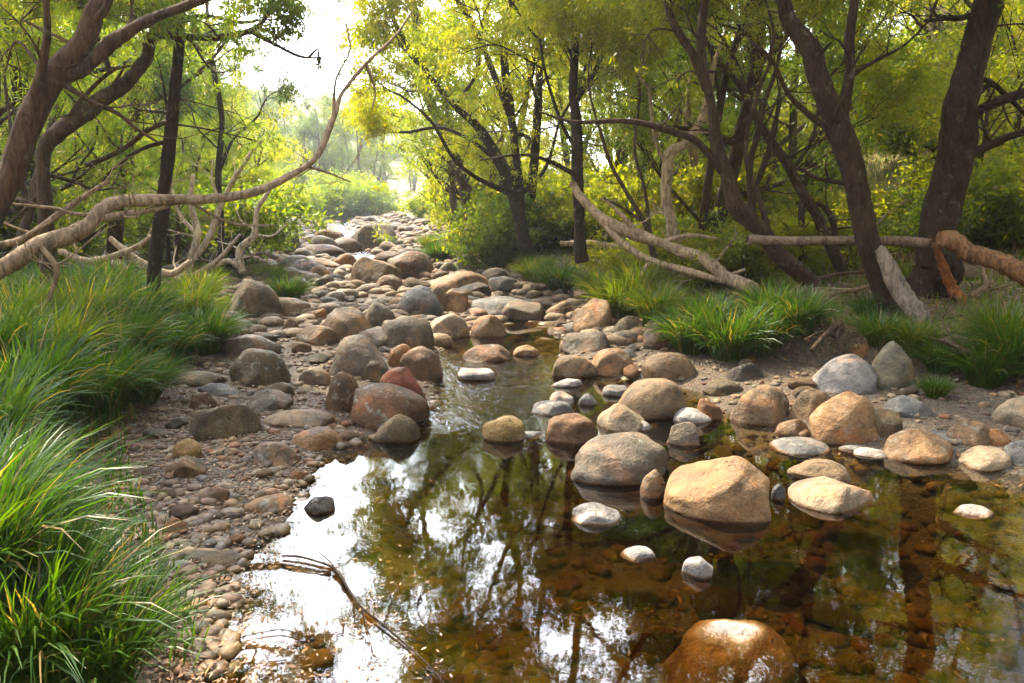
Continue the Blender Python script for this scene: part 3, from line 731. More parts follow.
# tree prototypes for the forest (8-9 m tall at scale 1)
def proto_tree(seed, hgt, stems, cr, per, L, W, lean=.15, low=.14):
    rg = np.random.default_rng(seed); paths, clumps = [], []
    for s_ in range(stems):
        th = rg.uniform(0, 6.28); d = np.array([cos(th) * lean * (1 + s_), sin(th) * lean * (1 + s_), 1.]); P = [np.array([cos(th) * .15 * s_, sin(th) * .15 * s_, -.3])]
        hh = hgt * rg.uniform(.75, 1); d = unit(d)
        for i in range(7):
            d = unit(d + rg.normal(size=3) * .13 + np.array([0, 0, .05])); P.append(P[-1] + d * hh / 7)
        sp = smooth_path(P, 4); r0 = .02 * hgt * (.8 if s_ else 1) * rg.uniform(.6, .9); rad = np.linspace(r0, r0 * .22, len(sp)); rad[0] *= 1.5; rad[1] *= 1.2; paths.append((sp, rad))
        nb = int(11 * hh / 8)
        for j in range(nb):
            t = low + (1 - low) * (j + rg.uniform(0, .9)) / nb; q = sp[int(min(t, .99) * (len(sp) - 1))]; th = rg.uniform(0, 6.28)
            dd = np.array([cos(th), sin(th), rg.uniform(.15, .9)])
            grow(paths, clumps, q, dd, hgt * rg.uniform(.15, .27) * (1.25 - .6 * t), r0 * .42 * (1 - .6 * t), 1, rg, .4, .15, cr)
        clumps.append((*P[-1], cr[1]))
    V, F = tube_geo(paths, seg=7, rg=rg)
    return poly_mesh('trunk', V, F), leaves_mesh('crown', clumps, per, L, W, rg)
PT = {}
specs = {  # key: seed, height, stems, clump radius, leaves per clump, leaf length, width
 'willowy': (11, 8.5, 2, (.26, .46), 160, .085, .022), 'slender': (12, 9., 1, (.24, .44), 175, .085, .022), 'bushy': (13, 7.5, 3, (.3, .54), 175, .095, .026),
 'open': (14, 9., 2, (.22, .40), 145, .085, .020), 'broad': (15, 8., 2, (.3, .52), 165, .095, .025)}
MATS = {'y': M_LEAF_Y, 'g': M_LEAF_G, 'd': M_LEAF_D, 'b': M_LEAF_B}
for k_, sp_ in specs.items():
    tr, cr_ = proto_tree(sp_[0], *sp_[1:])
    tr.materials.append(M_BARK); PT[k_] = (tr, {m: None for m in MATS}, cr_)
def crown_mesh(k_, m):
    tr, d, base = PT[k_]
    if d[m] is None:
        me = base.copy() if any(v for v in d.values()) else base
        me.materials.clear(); me.materials.append(MATS[m]); d[m] = me
    return d[m]
BK = {'dark': (.085, .062, .045), 'brown': (.14, .095, .065), 'grey': (.22, .19, .16), 'pale': (.42, .38, .33)}
CWORD = {'y': 'yellow green', 'g': 'green', 'd': 'dark green', 'b': 'bluish green'}
def forest_tree(k_, m, x, y, hgt, where, group, bark='brown', name='tree', cat='tree', adj=None):
    sc = hgt / specs[k_][1]; z = float(H(x, y)) - .05
    q = proj((x, y, z)); wh = between(q[0]) if 0 < q[2] and -200 < q[0] < 1250 else 'outside the frame'; far = 'near' if q[2] < 17.5 else 'mid' if q[2] < 27 else 'far' if q[2] < 50 else 'misty'
    hw = 'low' if hgt < 7.6 else 'tall' if hgt > 9.6 else ''
    root = empty(name, (x, y, z), f"{hw} {adj or k_} {far} {name.replace('_', ' ')}, {CWORD[m]}, {wh}".strip().replace(' middle distance tree', ' tree further back').replace('between ', 'between ', 1), cat, group)
    root.rotation_euler = (0, 0, U(0, 6.28)); root.scale = (sc * U(.9, 1.15), sc * U(.9, 1.15), sc)
    a = obj('trunk', PT[k_][0], None, root, color=BK[bark]); b = obj('crown', crown_mesh(k_, m), None, root)
    return root
def limit(px_az, y):   # how high a crown may reach so that the sky over the stream stays open
    az = px_az
    e = np.interp(az, [-34, -30, -24, -19, -17.6, -16.5, -14, -13, -11, -6, -2, 3, 7], [60, 36, 22, 18.5, 16.5, 9.5, 9.5, 13.5, 21, 30, 36, 50, 60])
    if y < 24 and -27 < az < -13: e = min(e, 9.5)      # low growth beside the open stream
    return CAM_H + math.hypot(y, y * tan(radians(az))) * tan(radians(float(e)))
def put(k_, m, az, dist, hgt, where, group, bark='brown', **kw):
    x, y = dist * sin(radians(az)), dist * cos(radians(az)); z = float(H(x, y)); hgt = min(hgt, limit(az, y) - z)
    if hgt < 2: return None
    return forest_tree(k_, m, x, y, hgt, where, group, bark, **kw)
ks = list(specs)
def ring(n, az0, az1, d0, d1, h0, h1, mats, where, group, barks=('dark', 'brown', 'grey'), kinds=None):
    for i in range(n):
        az = az0 + (az1 - az0) * (i + U(.1, .9)) / n; dist = U(d0, d1)
        for _ in range(30):
            x, y = dist * sin(radians(az)), dist * cos(radians(az))
            if x < BL(y) - .6 or x > BR(y) + .6: break
            az += .8 if az > -14 else -.8
        put(random.choice(kinds or ks), random.choice(mats), az, dist, U(h0, h1), where, group, random.choice(barks))
# left bank
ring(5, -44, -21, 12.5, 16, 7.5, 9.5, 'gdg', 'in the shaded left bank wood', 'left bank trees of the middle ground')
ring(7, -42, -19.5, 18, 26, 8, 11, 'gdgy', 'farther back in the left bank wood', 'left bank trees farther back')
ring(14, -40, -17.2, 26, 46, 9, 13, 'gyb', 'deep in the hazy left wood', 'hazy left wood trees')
# right bank
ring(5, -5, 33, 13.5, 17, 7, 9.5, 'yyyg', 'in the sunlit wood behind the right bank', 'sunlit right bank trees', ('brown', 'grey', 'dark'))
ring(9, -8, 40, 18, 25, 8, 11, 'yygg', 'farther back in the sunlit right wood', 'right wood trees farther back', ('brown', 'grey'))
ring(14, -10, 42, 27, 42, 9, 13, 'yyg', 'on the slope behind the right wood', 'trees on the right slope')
# overhead and beside the camera: these close the reflection in the pool and shade the shore
ring(3, 46, 85, 8, 11, 9, 11, 'gy', 'beside the stream at the right, beyond the frame', 'trees around the right shore')
# far misty trees
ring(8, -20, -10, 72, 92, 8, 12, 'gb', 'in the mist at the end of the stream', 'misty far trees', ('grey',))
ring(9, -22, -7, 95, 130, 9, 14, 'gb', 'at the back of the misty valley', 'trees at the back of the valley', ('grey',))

CLOSE = []
# bushes of the understorey
def proto_bush(seed, r, cr, per, L, W):
    rg = np.random.default_rng(seed); paths, clumps = [], []
    for j in range(9):
        th = rg.uniform(0, 6.28); grow(paths, clumps, (cos(th) * .08, sin(th) * .08, -.1), (cos(th) * .7, sin(th) * .7, rg.uniform(.5, 1.3)), r * rg.uniform(.7, 1.1), .018, 1, rg, .4, .1, cr)
    V, F = tube_geo(paths, seg=5, rg=rg); return poly_mesh('stems', V, F), leaves_mesh('foliage', clumps, per, L, W, rg, .1)
BU = []
for i in range(3):
    a, b = proto_bush(40 + i, 1.0, (.18, .34), 190, .075, .028); a.materials.append(M_BARK); BU.append((a, b, {}))
def bush(i, m, x, y, s_, label, group=None):
    a, b, d = BU[i % 3]
    if m not in d:
        me = b.copy(); me.materials.clear(); me.materials.append(MATS[m]); d[m] = me
    root = empty('bush', (x, y, float(H(x, y)) - .02), label, 'bush', group); root.rotation_euler = (0, 0, U(0, 6.28)); root.scale = (s_, s_, s_ * U(.8, 1.05))
    obj('stems', a, None, root, color=BK['brown']); obj('foliage', d[m], None, root); return root
def bushes(n, az0, az1, d0, d1, s0, s1, mats, where, group):
    for i in range(n):
        az = az0 + (az1 - az0) * (i + U(.1, .9)) / n; dist = U(d0, d1); x, y = dist * sin(radians(az)), dist * cos(radians(az))
        if BL(y) - .5 < x < BR(y) + .5: continue
        m = random.choice(mats); sc_ = U(s0, s1); q = proj((x, y, 0.)); far = 'near' if q[2] < 14 else 'mid' if q[2] < 22 else 'far'
        bush(i, m, x, y, sc_, f"{'big ' if sc_ > (s0 + s1) / 2 else 'small '}{far} {CWORD[m]} bush {between(q[0])}", group)
bushes(10, -2, 28, 14, 19, .9, 1.7, 'yyyg', 'in the sunlit undergrowth behind the right bank', 'right bank undergrowth')
bushes(8, 2, 24, 10.8, 13.5, .6, 1.0, 'yyyg', 'close behind the fallen trunks on the right bank', 'bushes behind the fallen trunks')
bushes(5, 28, 37.5, 11.5, 15.5, .9, 1.5, 'yg', 'beside the stout tree on the dry slope', 'bushes on the dry slope')
bushes(16, -6, 40, 20, 32, 1.6, 3.0, 'yyg', 'farther back in the right undergrowth', 'far right undergrowth')
bushes(9, -40, -20, 13, 20, .9, 1.7, 'gdy', 'in the undergrowth of the left wood', 'left wood undergrowth')
bushes(8, -36, -16.5, 24, 42, 1.4, 2.4, 'gy', 'far back in the left undergrowth', 'far left undergrowth')
bushes(6, -10, -2, 24, 38, 1.0, 1.8, 'gy', 'on the right side of the far stony bed', 'bushes by the far bed')

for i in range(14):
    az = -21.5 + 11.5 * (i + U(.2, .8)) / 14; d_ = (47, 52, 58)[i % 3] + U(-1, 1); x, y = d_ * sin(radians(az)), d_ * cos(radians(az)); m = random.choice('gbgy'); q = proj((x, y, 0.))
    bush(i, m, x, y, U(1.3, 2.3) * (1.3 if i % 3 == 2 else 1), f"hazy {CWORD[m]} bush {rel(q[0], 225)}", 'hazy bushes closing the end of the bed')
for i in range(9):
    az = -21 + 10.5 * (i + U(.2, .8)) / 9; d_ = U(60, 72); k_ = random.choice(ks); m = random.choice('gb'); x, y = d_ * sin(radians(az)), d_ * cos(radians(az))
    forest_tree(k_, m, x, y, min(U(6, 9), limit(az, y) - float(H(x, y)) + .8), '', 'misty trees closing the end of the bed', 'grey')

# ------------------------------------------------------------------ the trees one can tell apart
def limb(parent, name, pix, color, origin, twigs=0, rg=None, seg=10, extra=None, clumps=None, twl=.6, rough=.11, bare=3):
    """pix: list of (px, py, Y, radius_in_px)"""
    P = [at_y(a, b, c) for a, b, c, r in pix]; rad = [r * c / FPX for a, b, c, r in pix]
    sp = smooth_path(P, 7); rgk = np.random.default_rng(int(abs(pix[0][0] * 3 + pix[0][1] * 7)) + 11)
    rr = np.interp(np.linspace(0, len(P) - 1, len(sp)), np.arange(len(P)), rad)
    nk = max(3, len(sp) // 5); ii = np.linspace(0, 1, len(sp)); kk = np.linspace(0, 1, nk); kn = 1 + np.interp(ii, kk, .10 * rgk.normal(size=nk)); off = np.stack([np.interp(ii, kk, rgk.normal(size=nk) * .30) for _ in range(3)], 1); off[0] = 0; sp = [q + off[i] * rr[i] for i, q in enumerate(sp)]
    paths = [(sp, rr * kn)]
    for j in range(bare):
        t = rgk.uniform(.2, .97); k0 = int(t * (len(sp) - 1)); d = unit(rgk.normal(size=3)); d[2] = d[2] * .6 + .2
        grow(paths, [], sp[k0], d, min(.25 + rr[k0] * 9, .7) * rgk.uniform(.5, 1.1), rr[k0] * .28 + .002, 1, rgk, .32, .15, (.1, .2), (1, 3))
    rg = rg or np.random.default_rng(int(abs(pix[0][0] * 7 + pix[0][1])) + 3)
    cl = [] if clumps is None else clumps
    for j in range(twigs):
        t = rg.uniform(.3, 1.); q = sp[int(t * (len(sp) - 1))]; d = unit(rg.normal(size=3)); d[2] = abs(d[2])
        grow(paths, cl, q, d, twl * rg.uniform(.6, 1.2), rr[int(t * (len(sp) - 1))] * .4 + .003, 1, rg, .45, .15, (.14, .26), (2, 4))
    if extra: paths += extra
    V, F = tube_geo(paths, origin, seg=seg, rg=rg, rough=rough)
    return obj(name, poly_mesh(name, V, F), M_BARK, parent, color=color), sp
def base_of(pix):
    p = at_y(*pix[0][:3]); return (float(p[0]), float(p[1]), float(p[2]))
def named_tree(label, trunk, limbs, bark, crown=None, leaf=M_LEAF_G, seed=1, L=.085, W=.018, per=140, name='tree', cat='tree', dark=None, leafy_twigs=0):
    """trunk/limbs in photo pixels; crown: list of (px,py,Y,dir,length) growth starts beyond the frame, plus leafy sprays"""
    root = empty(name, base_of(trunk), label, cat); org = base_of(trunk); rg = np.random.default_rng(seed); clumps = []; paths = []
    wood = list(limb(root, 'trunk', trunk, bark, org, rg=rg)[1])
    for l_ in limbs: wood += limb(root, 'limb', l_, bark, org, rg=rg, twigs=leafy_twigs, clumps=clumps, seg=8, bare=4)[1]
    for (px, py, Y, d, ln, r, lv) in (crown or {}).get('grow', []):
        p = at_y(px, py, Y); grow(paths, clumps, p, d, ln, r, lv, rg, .35, .12, (crown or {}).get('cr', (.2, .36)), (4, 5) if 'cr' in (crown or {}) else (3, 4))
    for (px, py, Y, rpx) in (crown or {}).get('spray', []):
        p = at_y(px, py, Y); rr = rpx * Y / FPX
        a = min(wood, key=lambda w_: float(np.linalg.norm(w_ - p))); mid = (a + p) / 2 + rg.normal(size=3) * .12; mid[2] += .12
        sp0 = smooth_path([a, mid, p], 5); paths.append((sp0, np.linspace(.014, .005, len(sp0))))
        for j in range(7):
            q = p + rg.normal(size=3) * rr * .75; clumps.append((*q, rr * .30)); st = sp0[int(rg.integers(len(sp0) // 2, len(sp0)))]
            paths.append((smooth_path([st, (st + q) / 2 + rg.normal(size=3) * .03, q], 3), np.linspace(.005, .002, 7)))
    if paths:
        V, F = tube_geo(paths, org, seg=6, rg=rg); obj('branches', poly_mesh('branches', V, F), M_BARK, root, color=bark)
    if clumps:
        me = leaves_mesh('crown', [(c[0] - org[0], c[1] - org[1], c[2] - org[2], c[3]) for c in clumps], per * .84, L * .85, W * .84, rg); obj('crown', me, leaf, root)
    return root

DK, BR_, GY, PL = (.075, .055, .042), (.13, .092, .066), (.24, .20, .165), (.42, .37, .31)
# leaning tree at the left edge
named_tree('thick brown leaning tree at the left edge with a dark limb reaching right',
 [(-55,330,4.6,17.2),(-30,270,4.7,14.6),(-5,200,4.8,12.9),(22,130,4.9,11.2),(52,78,5.0,10.3),(84,35,5.1,8.6),(102,0,5.2,7.7),(112,-60,5.3,6.9),(115,-160,5.5,5.2)],
 [[(50,82,5.0,9),(88,62,5.1,7),(120,40,5.2,6),(150,22,5.3,5.5),(185,8,5.5,5),(215,-8,5.7,4),(260,-50,5.9,3)],
  [(30,120,4.9,5),(45,60,4.9,4),(48,20,4.8,3),(40,-40,4.8,2)]], (.15, .10, .07),
 dict(cr=(.12, .22), grow=[(112,-60,5.3,(-.8,.2,.3),1.3,.03,2),(115,-160,5.5,(-.9,.2,.2),1.3,.03,2),(102,0,5.2,(-.7,.3,.4),1.8,.03,2)],
      spray=[(20,20,5.4,30),(70,-5,5.2,34),(5,70,5.6,28),(150,-25,5.6,34),(230,-30,6.0,26)]), M_LEAF_G, 21, .075, .016, 150)
# forked tree behind it
named_tree('grey trunked tree near the left edge whose dark top bends right into long twigs',
 [(52,318,7.0,9),(49,270,7.0,8),(46,200,7.0,7.5),(43,150,7.0,7),(60,130,7.0,7.5),(90,112,7.0,8),(122,84,7.1,7.5),(145,52,7.2,6.5),(160,32,7.2,6),(190,-10,7.2,4),(230,-70,7.4,3)],
 [[(158,34,7.2,4),(190,38,7.2,3.2),(225,36,7.2,3),(250,30,7.2,2.8),(268,14,7.3,2.2),(275,-12,7.3,1.6)],
  [(248,30,7.2,2),(275,44,7.2,1.6),(300,56,7.1,1.3),(328,57,7.1,.8)],
  [(165,28,7.2,3),(200,16,7.2,2.2),(240,22,7.1,1.6),(262,20,7.1,1)],
  [(60,130,7.0,3),(80,100,6.9,2.4),(110,72,6.9,1.8),(130,65,6.8,1.0)],
  [(85,165,7.4,3),(120,150,7.4,2.6),(145,132,7.3,2.2),(165,122,7.3,1.6)]], (.12, .088, .066),
 dict(cr=(.13, .24), grow=[(190,-10,7.2,(-.9,.3,.2),1.2,.03,2),(230,-70,7.4,(-.5,.6,.1),.7,.02,1),(110,72,6.9,(-.5,.4,.7),1.7,.03,2)],
      spray=[(190,60,7.9,26),(120,20,7.9,30),(235,70,8.2,20),(225,110,8.5,24),(255,140,8.8,20),(150,100,8.3,22),(292,10,7.5,14),(318,70,7.4,10)]), M_LEAF_G, 22, .08, .017, 150, leafy_twigs=1)
# thin dark upright trunk
named_tree('slim dark straight tree rising from the left bank grass',
 [(154,302,7.4,7),(158,250,7.4,6.5),(163,200,7.4,6),(169,140,7.4,5.5),(176,80,7.4,5),(181,30,7.4,4.6),(184,-30,7.4,4),(186,-110,7.4,3)],
 [[(170,140,7.4,2),(140,150,7.3,1.5),(110,172,7.2,1.1),(98,190,7.2,.8)]], (.06, .042, .033),
 dict(cr=(.13, .24), grow=[(186,-110,7.4,(-.9,.3,.1),1.1,.03,2),(184,-60,7.4,(-.6,.3,.7),1.5,.02,2)], spray=[(150,-12,7.6,30),(205,-30,7.8,26)]), M_LEAF_G, 23, .075, .017, 150)
# long bare horizontal limb
o_ = named_tree('long bare grey limb sweeping low from the left edge over the shore and curving up',
 [(-60,300,5.0,8.8),(-20,278,5.1,8.0),(30,252,5.2,7.6),(70,234,5.4,7.2),(92,218,5.5,6.8),(110,204,5.6,6.0),(140,200,5.7,5.2),(200,201,6.0,4.4),(250,193,6.2,3.8),(290,175,6.4,3.5),(318,152,6.6,3.2),(332,120,6.8,2.7),(342,95,7.0,2.2),(365,65,7.2,1.8),(392,38,7.5,1.3),(412,12,7.8,0.9)],
 [[(92,220,5.5,4),(125,214,5.6,3.4),(160,208,5.8,2.6),(180,200,6.0,1.8)],
  [(188,201,6.0,2.2),(210,214,6.1,1.7),(235,224,6.2,1.3),(275,226,6.3,.8)],
  [(333,118,6.8,1.8),(336,80,6.8,1.4),(350,50,6.9,1.1),(345,20,7.0,.8)],
  [(300,165,6.5,1.6),(325,172,6.6,1.2),(350,182,6.8,.8)],
  [(-30,250,5.2,4),(20,238,5.4,3.6),(60,214,5.6,3.2),(85,195,5.7,2.4),(110,182,5.8,1.4)],
  [(366,64,7.2,1.3),(375,90,7.3,1.),(372,110,7.4,.7)],
  [(40,246,5.2,3),(55,270,5.2,2.5),(50,300,5.2,2)]], (.60, .51, .42), None, M_LEAF_G, 24, name='leaning_tree', cat='leaning tree')
# background left stems
named_tree('crooked slim trunk between the two biggest left trees', [(22,300,8.2,6),(20,250,8.2,5.5),(30,205,8.2,5),(38,170,8.3,5),(48,130,8.5,4),(70,80,8.7,3)],
 [[(30,205,8.2,3),(15,160,8.2,2.4),(8,110,8.3,1.6)]], (.15, .12, .10), dict(grow=[(70,80,8.7,(.1,.2,.9),1.7,.025,2),(8,110,8.3,(-.4,.2,.8),1.3,.02,2)]), M_LEAF_Y, 25)
named_tree('thin far trunk standing right of the slim dark tree', [(222,262,13,4),(222,220,13,3.6),(219,170,13,3.2),(221,120,13,3),(212,60,13,2.4)],
 [[(219,170,13,2),(232,140,13,1.6),(252,122,13,1.2)]], (.10, .085, .07), dict(cr=(.14, .28), grow=[(212,60,13,(-.3,.1,.6),1.4,.03,2),(252,122,13,(.4,.1,.3),.9,.02,1),(219,150,13,(-.6,.1,.5),1.4,.02,2)]), M_LEAF_B, 26, .09, .02)

# right bank: tree cluster in the middle
named_tree('dark forked tree at the centre of the right bank, trunks fanning out to the left',
 [(527,256,15,7),(520,225,15,6.5),(512,195,15,6),(498,160,15,5),(480,128,15,4),(455,105,15,3),(425,70,15,2.4),(398,30,15,2),(385,-10,15,1.5)],
 [[(520,222,15,6),(519,180,15,5),(512,120,15,4.5),(505,60,15,4),(512,0,15,3.6),(520,-60,15,3.2),(505,-150,14.6,2.5),(490,-230,14,1.8)],
  [(498,160,15,2.5),(470,140,15,2),(440,128,14.8,1.6),(410,132,14.6,1.2)],
  [(455,105,15,2.2),(478,70,15,1.8),(474,30,15,1.5),(460,-5,15,1.2)],
  [(512,120,15,3),(470,20,15,2.4),(425,-40,14.9,2),(400,-90,14.8,1.5)], [(512,0,15,3),(480,-90,14.7,2.2),(450,-170,14.5,1.5)],
  [(512,195,15,3),(480,180,14.5,2.4),(455,160,14.2,1.8),(430,120,14,1.4),(400,95,14,1)],
  [(515,200,15,2.6),(545,170,15,2),(560,120,15,1.6)]], DK,
 dict(cr=(.24, .46), grow=[(400,-90,14.8,(.2,-.4,.6),1.5,.02,2),(450,-170,14.5,(-.3,-.4,.5),1.8,.02,2),(385,0,15,(.2,.0,.6),1.1,.03,1),(425,70,15,(-.5,-.1,.4),1.2,.03,2),(410,132,14.6,(-.7,-.2,.1),.9,.03,1),(460,0,15,(-.1,.0,.8),2.4,.03,2),(505,60,15,(-.4,-.6,.5),2.2,.03,2),(520,-60,15,(.1,-.1,1),2.6,.04,2),(490,-230,14,(-.2,-.2,.8),2.4,.04,2),(505,-150,14.6,(-.8,-.3,.3),2.2,.04,2),(500,-190,14.3,(.8,-.3,.3),2.2,.04,2),(512,-100,15,(-.7,-.5,.2),2.4,.04,2),(560,120,15,(.5,-.4,.5),1.9,.03,2),(400,95,14,(-.5,-.3,.3),.8,.02,1),(512,120,15,(.6,-.5,.4),2.0,.03,2)],
      spray=[(440,150,14.4,46),(415,60,14.6,34),(500,130,14,40),(470,40,14.6,46),(430,200,14.6,34),(540,70,14.4,44)]), M_LEAF_Y, 31, .10, .024, 260)
named_tree('dark upright tree standing behind the head of the fallen bleached branch',
 [(582,262,12,6),(578,215,12,5.5),(575,170,12,5.5),(577,110,12,5),(574,60,12,4.4),(580,10,12,4.4),(590,-60,12,4),(585,-160,11.6,3.4),(570,-270,11,2.6),(555,-350,10.4,1.8)],
 [[(576,150,12,2.6),(560,120,12,2),(545,70,12,1.5),(540,30,12,1)],
  [(585,-160,11.6,3),(540,-220,11.2,2.4),(500,-260,11,1.8)], [(570,-270,11,2.4),(540,-310,10.8,2),(520,-340,10.6,1.5)], [(585,-160,11.6,3),(598,-240,11,2.4),(600,-300,10.8,1.8)],
  [(577,100,12,2.6),(600,60,12,2),(607,10,12,1.4)],
  [(575,175,12,2.4),(548,160,11.8,2),(520,155,11.6,1.5),(480,160,11.5,1)],
  [(574,60,12,2.4),(556,20,12,2),(550,-20,12,1.4)]], DK,
 dict(cr=(.23, .43), grow=[(500,-260,11,(-.3,-.3,.4),1.6,.02,2),(520,-340,10.6,(-.3,-.3,.4),1.6,.02,2),(600,-300,10.8,(.1,-.3,.4),1.8,.02,2),(590,-60,12,(.6,0,.7),2.3,.04,2),(585,-160,11.6,(-.8,-.3,.3),2.3,.04,2),(575,-220,11.3,(-.9,-.2,.2),2.2,.04,2),(570,-270,11,(-.5,-.6,.3),2.2,.04,2),(555,-350,10.4,(-.4,-.4,.5),2.,.04,2),(580,-200,11.4,(.8,-.4,.3),2.2,.04,2),(560,-320,10.6,(.7,-.3,.5),2.,.04,2),(540,40,12,(-.5,-.4,.5),1.7,.02,2),(607,10,12,(.4,-.3,.6),1.7,.02,2),(550,-20,12,(-.4,-.2,.7),1.8,.02,2),(545,70,12,(-.6,-.2,.2),1.4,.02,1),(577,90,12,(.5,-.5,.3),1.6,.02,2)],
      spray=[(560,60,11.6,40),(600,90,11.8,36),(545,110,11.6,30),(620,30,11.6,40)]), M_LEAF_Y, 32, .09, .022, 220)
# stooping tree leaning left with fork
named_tree('grey brown tree bowing up leftwards from behind the right bank tussocks',
 [(812,288,8.6,8.8),(795,268,8.6,8.8),(770,240,8.6,8.4),(742,208,8.6,7.9),(722,172,8.6,7.0),(712,130,8.6,6.2),(706,85,8.6,5.3),(702,40,8.6,4.4),(703,-20,8.6,3.9),(700,-90,8.6,3.5),(690,-220,8.4,3.0),(670,-360,8,2.3)],
 [[(706,90,8.6,4),(690,55,8.6,3.6),(672,22,8.6,3.4),(660,-15,8.6,3),(640,-70,8.6,2)],
  [(690,-220,8.4,3),(650,-290,8.2,2.2),(620,-330,8.1,1.8)], [(698,-120,8.6,3),(665,-200,8.4,2.2),(640,-250,8.2,1.8)],
  [(722,172,8.6,4),(700,142,8.5,3.4),(665,130,8.4,3),(625,122,8.4,2.4),(575,122,8.4,1.8),(540,112,8.3,1.2)],
  [(770,240,8.6,3.4),(760,200,8.7,3),(745,160,8.8,2.6),(752,110,8.8,2),(770,60,8.8,1.5)]], BR_,
 dict(cr=(.21, .40), grow=[(620,-330,8.1,(-.3,-.2,.4),1.5,.02,2),(640,-250,8.2,(-.5,-.2,.3),1.5,.02,2),(700,-90,8.6,(.6,0,.8),2.0,.04,2),(690,-220,8.4,(-.8,-.2,.4),2.0,.04,2),(670,-360,8,(-.5,-.3,.6),2.0,.04,2),(680,-290,8.2,(.7,-.4,.3),2.0,.04,2),(690,-200,8.4,(0,-.9,.2),2.0,.04,2),(640,-70,8.6,(-.4,.0,.8),1.9,.03,2),(703,-20,8.6,(.6,-.2,.5),1.5,.03,2),(672,0,8.6,(-.7,-.3,.4),1.5,.02,2),(770,60,8.8,(.3,.3,.7),1.5,.02,2)],
      spray=[(690,-5,8.3,34),(640,60,8.6,26),(740,30,8.8,34),(660,100,9,22),(722,70,9,24)]), M_LEAF_Y, 33, .08, .018, 190)
# main tree
named_tree('tall dark tree in front on the right bank, leaning left with a split crown',
 [(900,330,7.2,14.3),(888,300,7.2,11.8),(877,262,7.2,10.9),(866,220,7.2,10.5),(852,175,7.2,10.1),(838,135,7.2,10.1),(825,95,7.2,9.2),(808,50,7.2,8.8),(790,12,7.2,8.4),(778,-30,7.2,7.6),(770,-110,7.2,5.9),(760,-220,7.2,4.2)],
 [[(846,150,7.2,6),(846,110,7.2,5),(850,60,7.2,4.5),(853,20,7.2,4),(860,-40,7.2,3.4),(870,-120,7.2,2.5)],
  [(870,-120,7.2,2.5),(855,-170,7.2,2),(840,-200,7.1,1.5)], [(765,-180,7.2,3),(730,-230,7.1,2.2),(700,-260,7.0,1.6)],
  [(850,75,7.2,2.2),(880,58,7.2,1.8),(905,45,7.1,1.4),(930,20,7.1,1)],
  [(838,135,7.2,3),(815,118,7.1,2.4),(790,95,7.1,2),(772,60,7.0,1.6),(750,40,7.0,1.1)],
  [(900,322,7.2,6),(915,330,7.1,4),(930,338,7.0,2)], [(893,325,7.2,6),(872,338,7.1,4),(852,345,7.0,2)]], (.085, .058, .042),
 dict(cr=(.19, .38), grow=[(840,-200,7.1,(.2,-.4,.4),1.6,.02,2),(700,-260,7.0,(-.5,-.2,.4),1.6,.02,2),(760,-220,7.2,(-.1,0,1),1.9,.05,2),(870,-120,7.2,(.3,.1,.9),1.9,.03,2),(778,-60,7.2,(-.8,.0,.4),1.9,.04,2),(860,-60,7.2,(.6,-.3,.4),1.6,.03,2),(770,-140,7.2,(-.6,-.4,.4),1.8,.03,2),(765,-180,7.2,(-.2,-.7,.3),1.8,.03,2)],
      spray=[(900,12,7.2,26),(760,5,7.4,24),(940,-25,7.4,22),(830,-30,7.4,22)]), M_LEAF_G, 34, .075, .017, 180)
sp_, _s = None, None
# bleached slab of root at its foot
def piece(name, label, cat, pix, color, twigs=0, seg=9, extra_pix=(), rough=.09):
    org = base_of(pix); root = empty(name, org, label, cat)
    limb(root, 'stem', pix, color, org, twigs=twigs, seg=seg, rough=rough, bare=0 if rough > .1 else 2)
    for e in extra_pix: limb(root, 'branch', e, color, org, seg=seg, rough=rough, bare=0 if rough > .1 else 2)
    return root
piece('driftwood', 'bleached grey split log leaning on the foot of the tall dark tree', 'driftwood',
      [(878,248,7.05,4),(890,268,6.95,7),(905,293,6.85,8.5),(918,318,6.75,8),(926,326,6.7,5)], (.44, .42, .40), rough=.2)
# big right tree
named_tree('stout dark brown tree near the right edge with two limbs reaching right',
 [(926,318,8.3,22.0),(932,285,8.3,17.6),(938,250,8.3,16.7),(944,210,8.3,15.8),(951,165,8.3,15.0),(957,120,8.3,14.5),(965,75,8.3,14.1),(974,30,8.3,13.2),(984,-20,8.3,12.3),(996,-120,8.3,9.7),(1002,-220,8.3,7.0)],
 [[(960,122,8.3,6),(985,108,8.2,5),(1010,98,8.1,4.4),(1040,88,8.0,4)],
  [(955,160,8.3,6),(985,148,8.2,5),(1012,136,8.1,4),(1045,128,8.0,3.5)],
  [(996,-120,8.3,4),(960,-210,8.1,3),(930,-260,8.0,2)], [(990,-60,8.3,4),(930,-130,8.2,3),(880,-170,8.1,2)],
  [(957,85,8.3,3),(985,80,8.3,2.5),(1005,95,8.2,2),(1030,120,8.1,1.5)]], (.085, .055, .04),
 dict(cr=(.2, .40), grow=[(930,-260,8.0,(-.3,-.3,.4),1.8,.02,2),(880,-170,8.1,(-.5,-.2,.3),1.6,.02,2),(1002,-220,8.3,(0,0,1),2.2,.06,2),(990,-60,8.3,(-.8,-.1,.2),1.8,.04,2),(990,-90,8.3,(-.3,-.8,.2),1.9,.04,2),(1000,-160,8.3,(-.6,.2,.4),2.2,.04,2),(1040,88,8.0,(.8,.0,.4),1.6,.03,2),(996,-120,8.3,(.5,-.5,.4),2.,.04,2)],
      spray=[(1000,-5,7.8,26),(905,15,8.6,22),(1025,30,8.0,20),(925,-15,7.8,24),(950,10,8.9,20)]), M_LEAF_G, 35, .075, .017, 190)
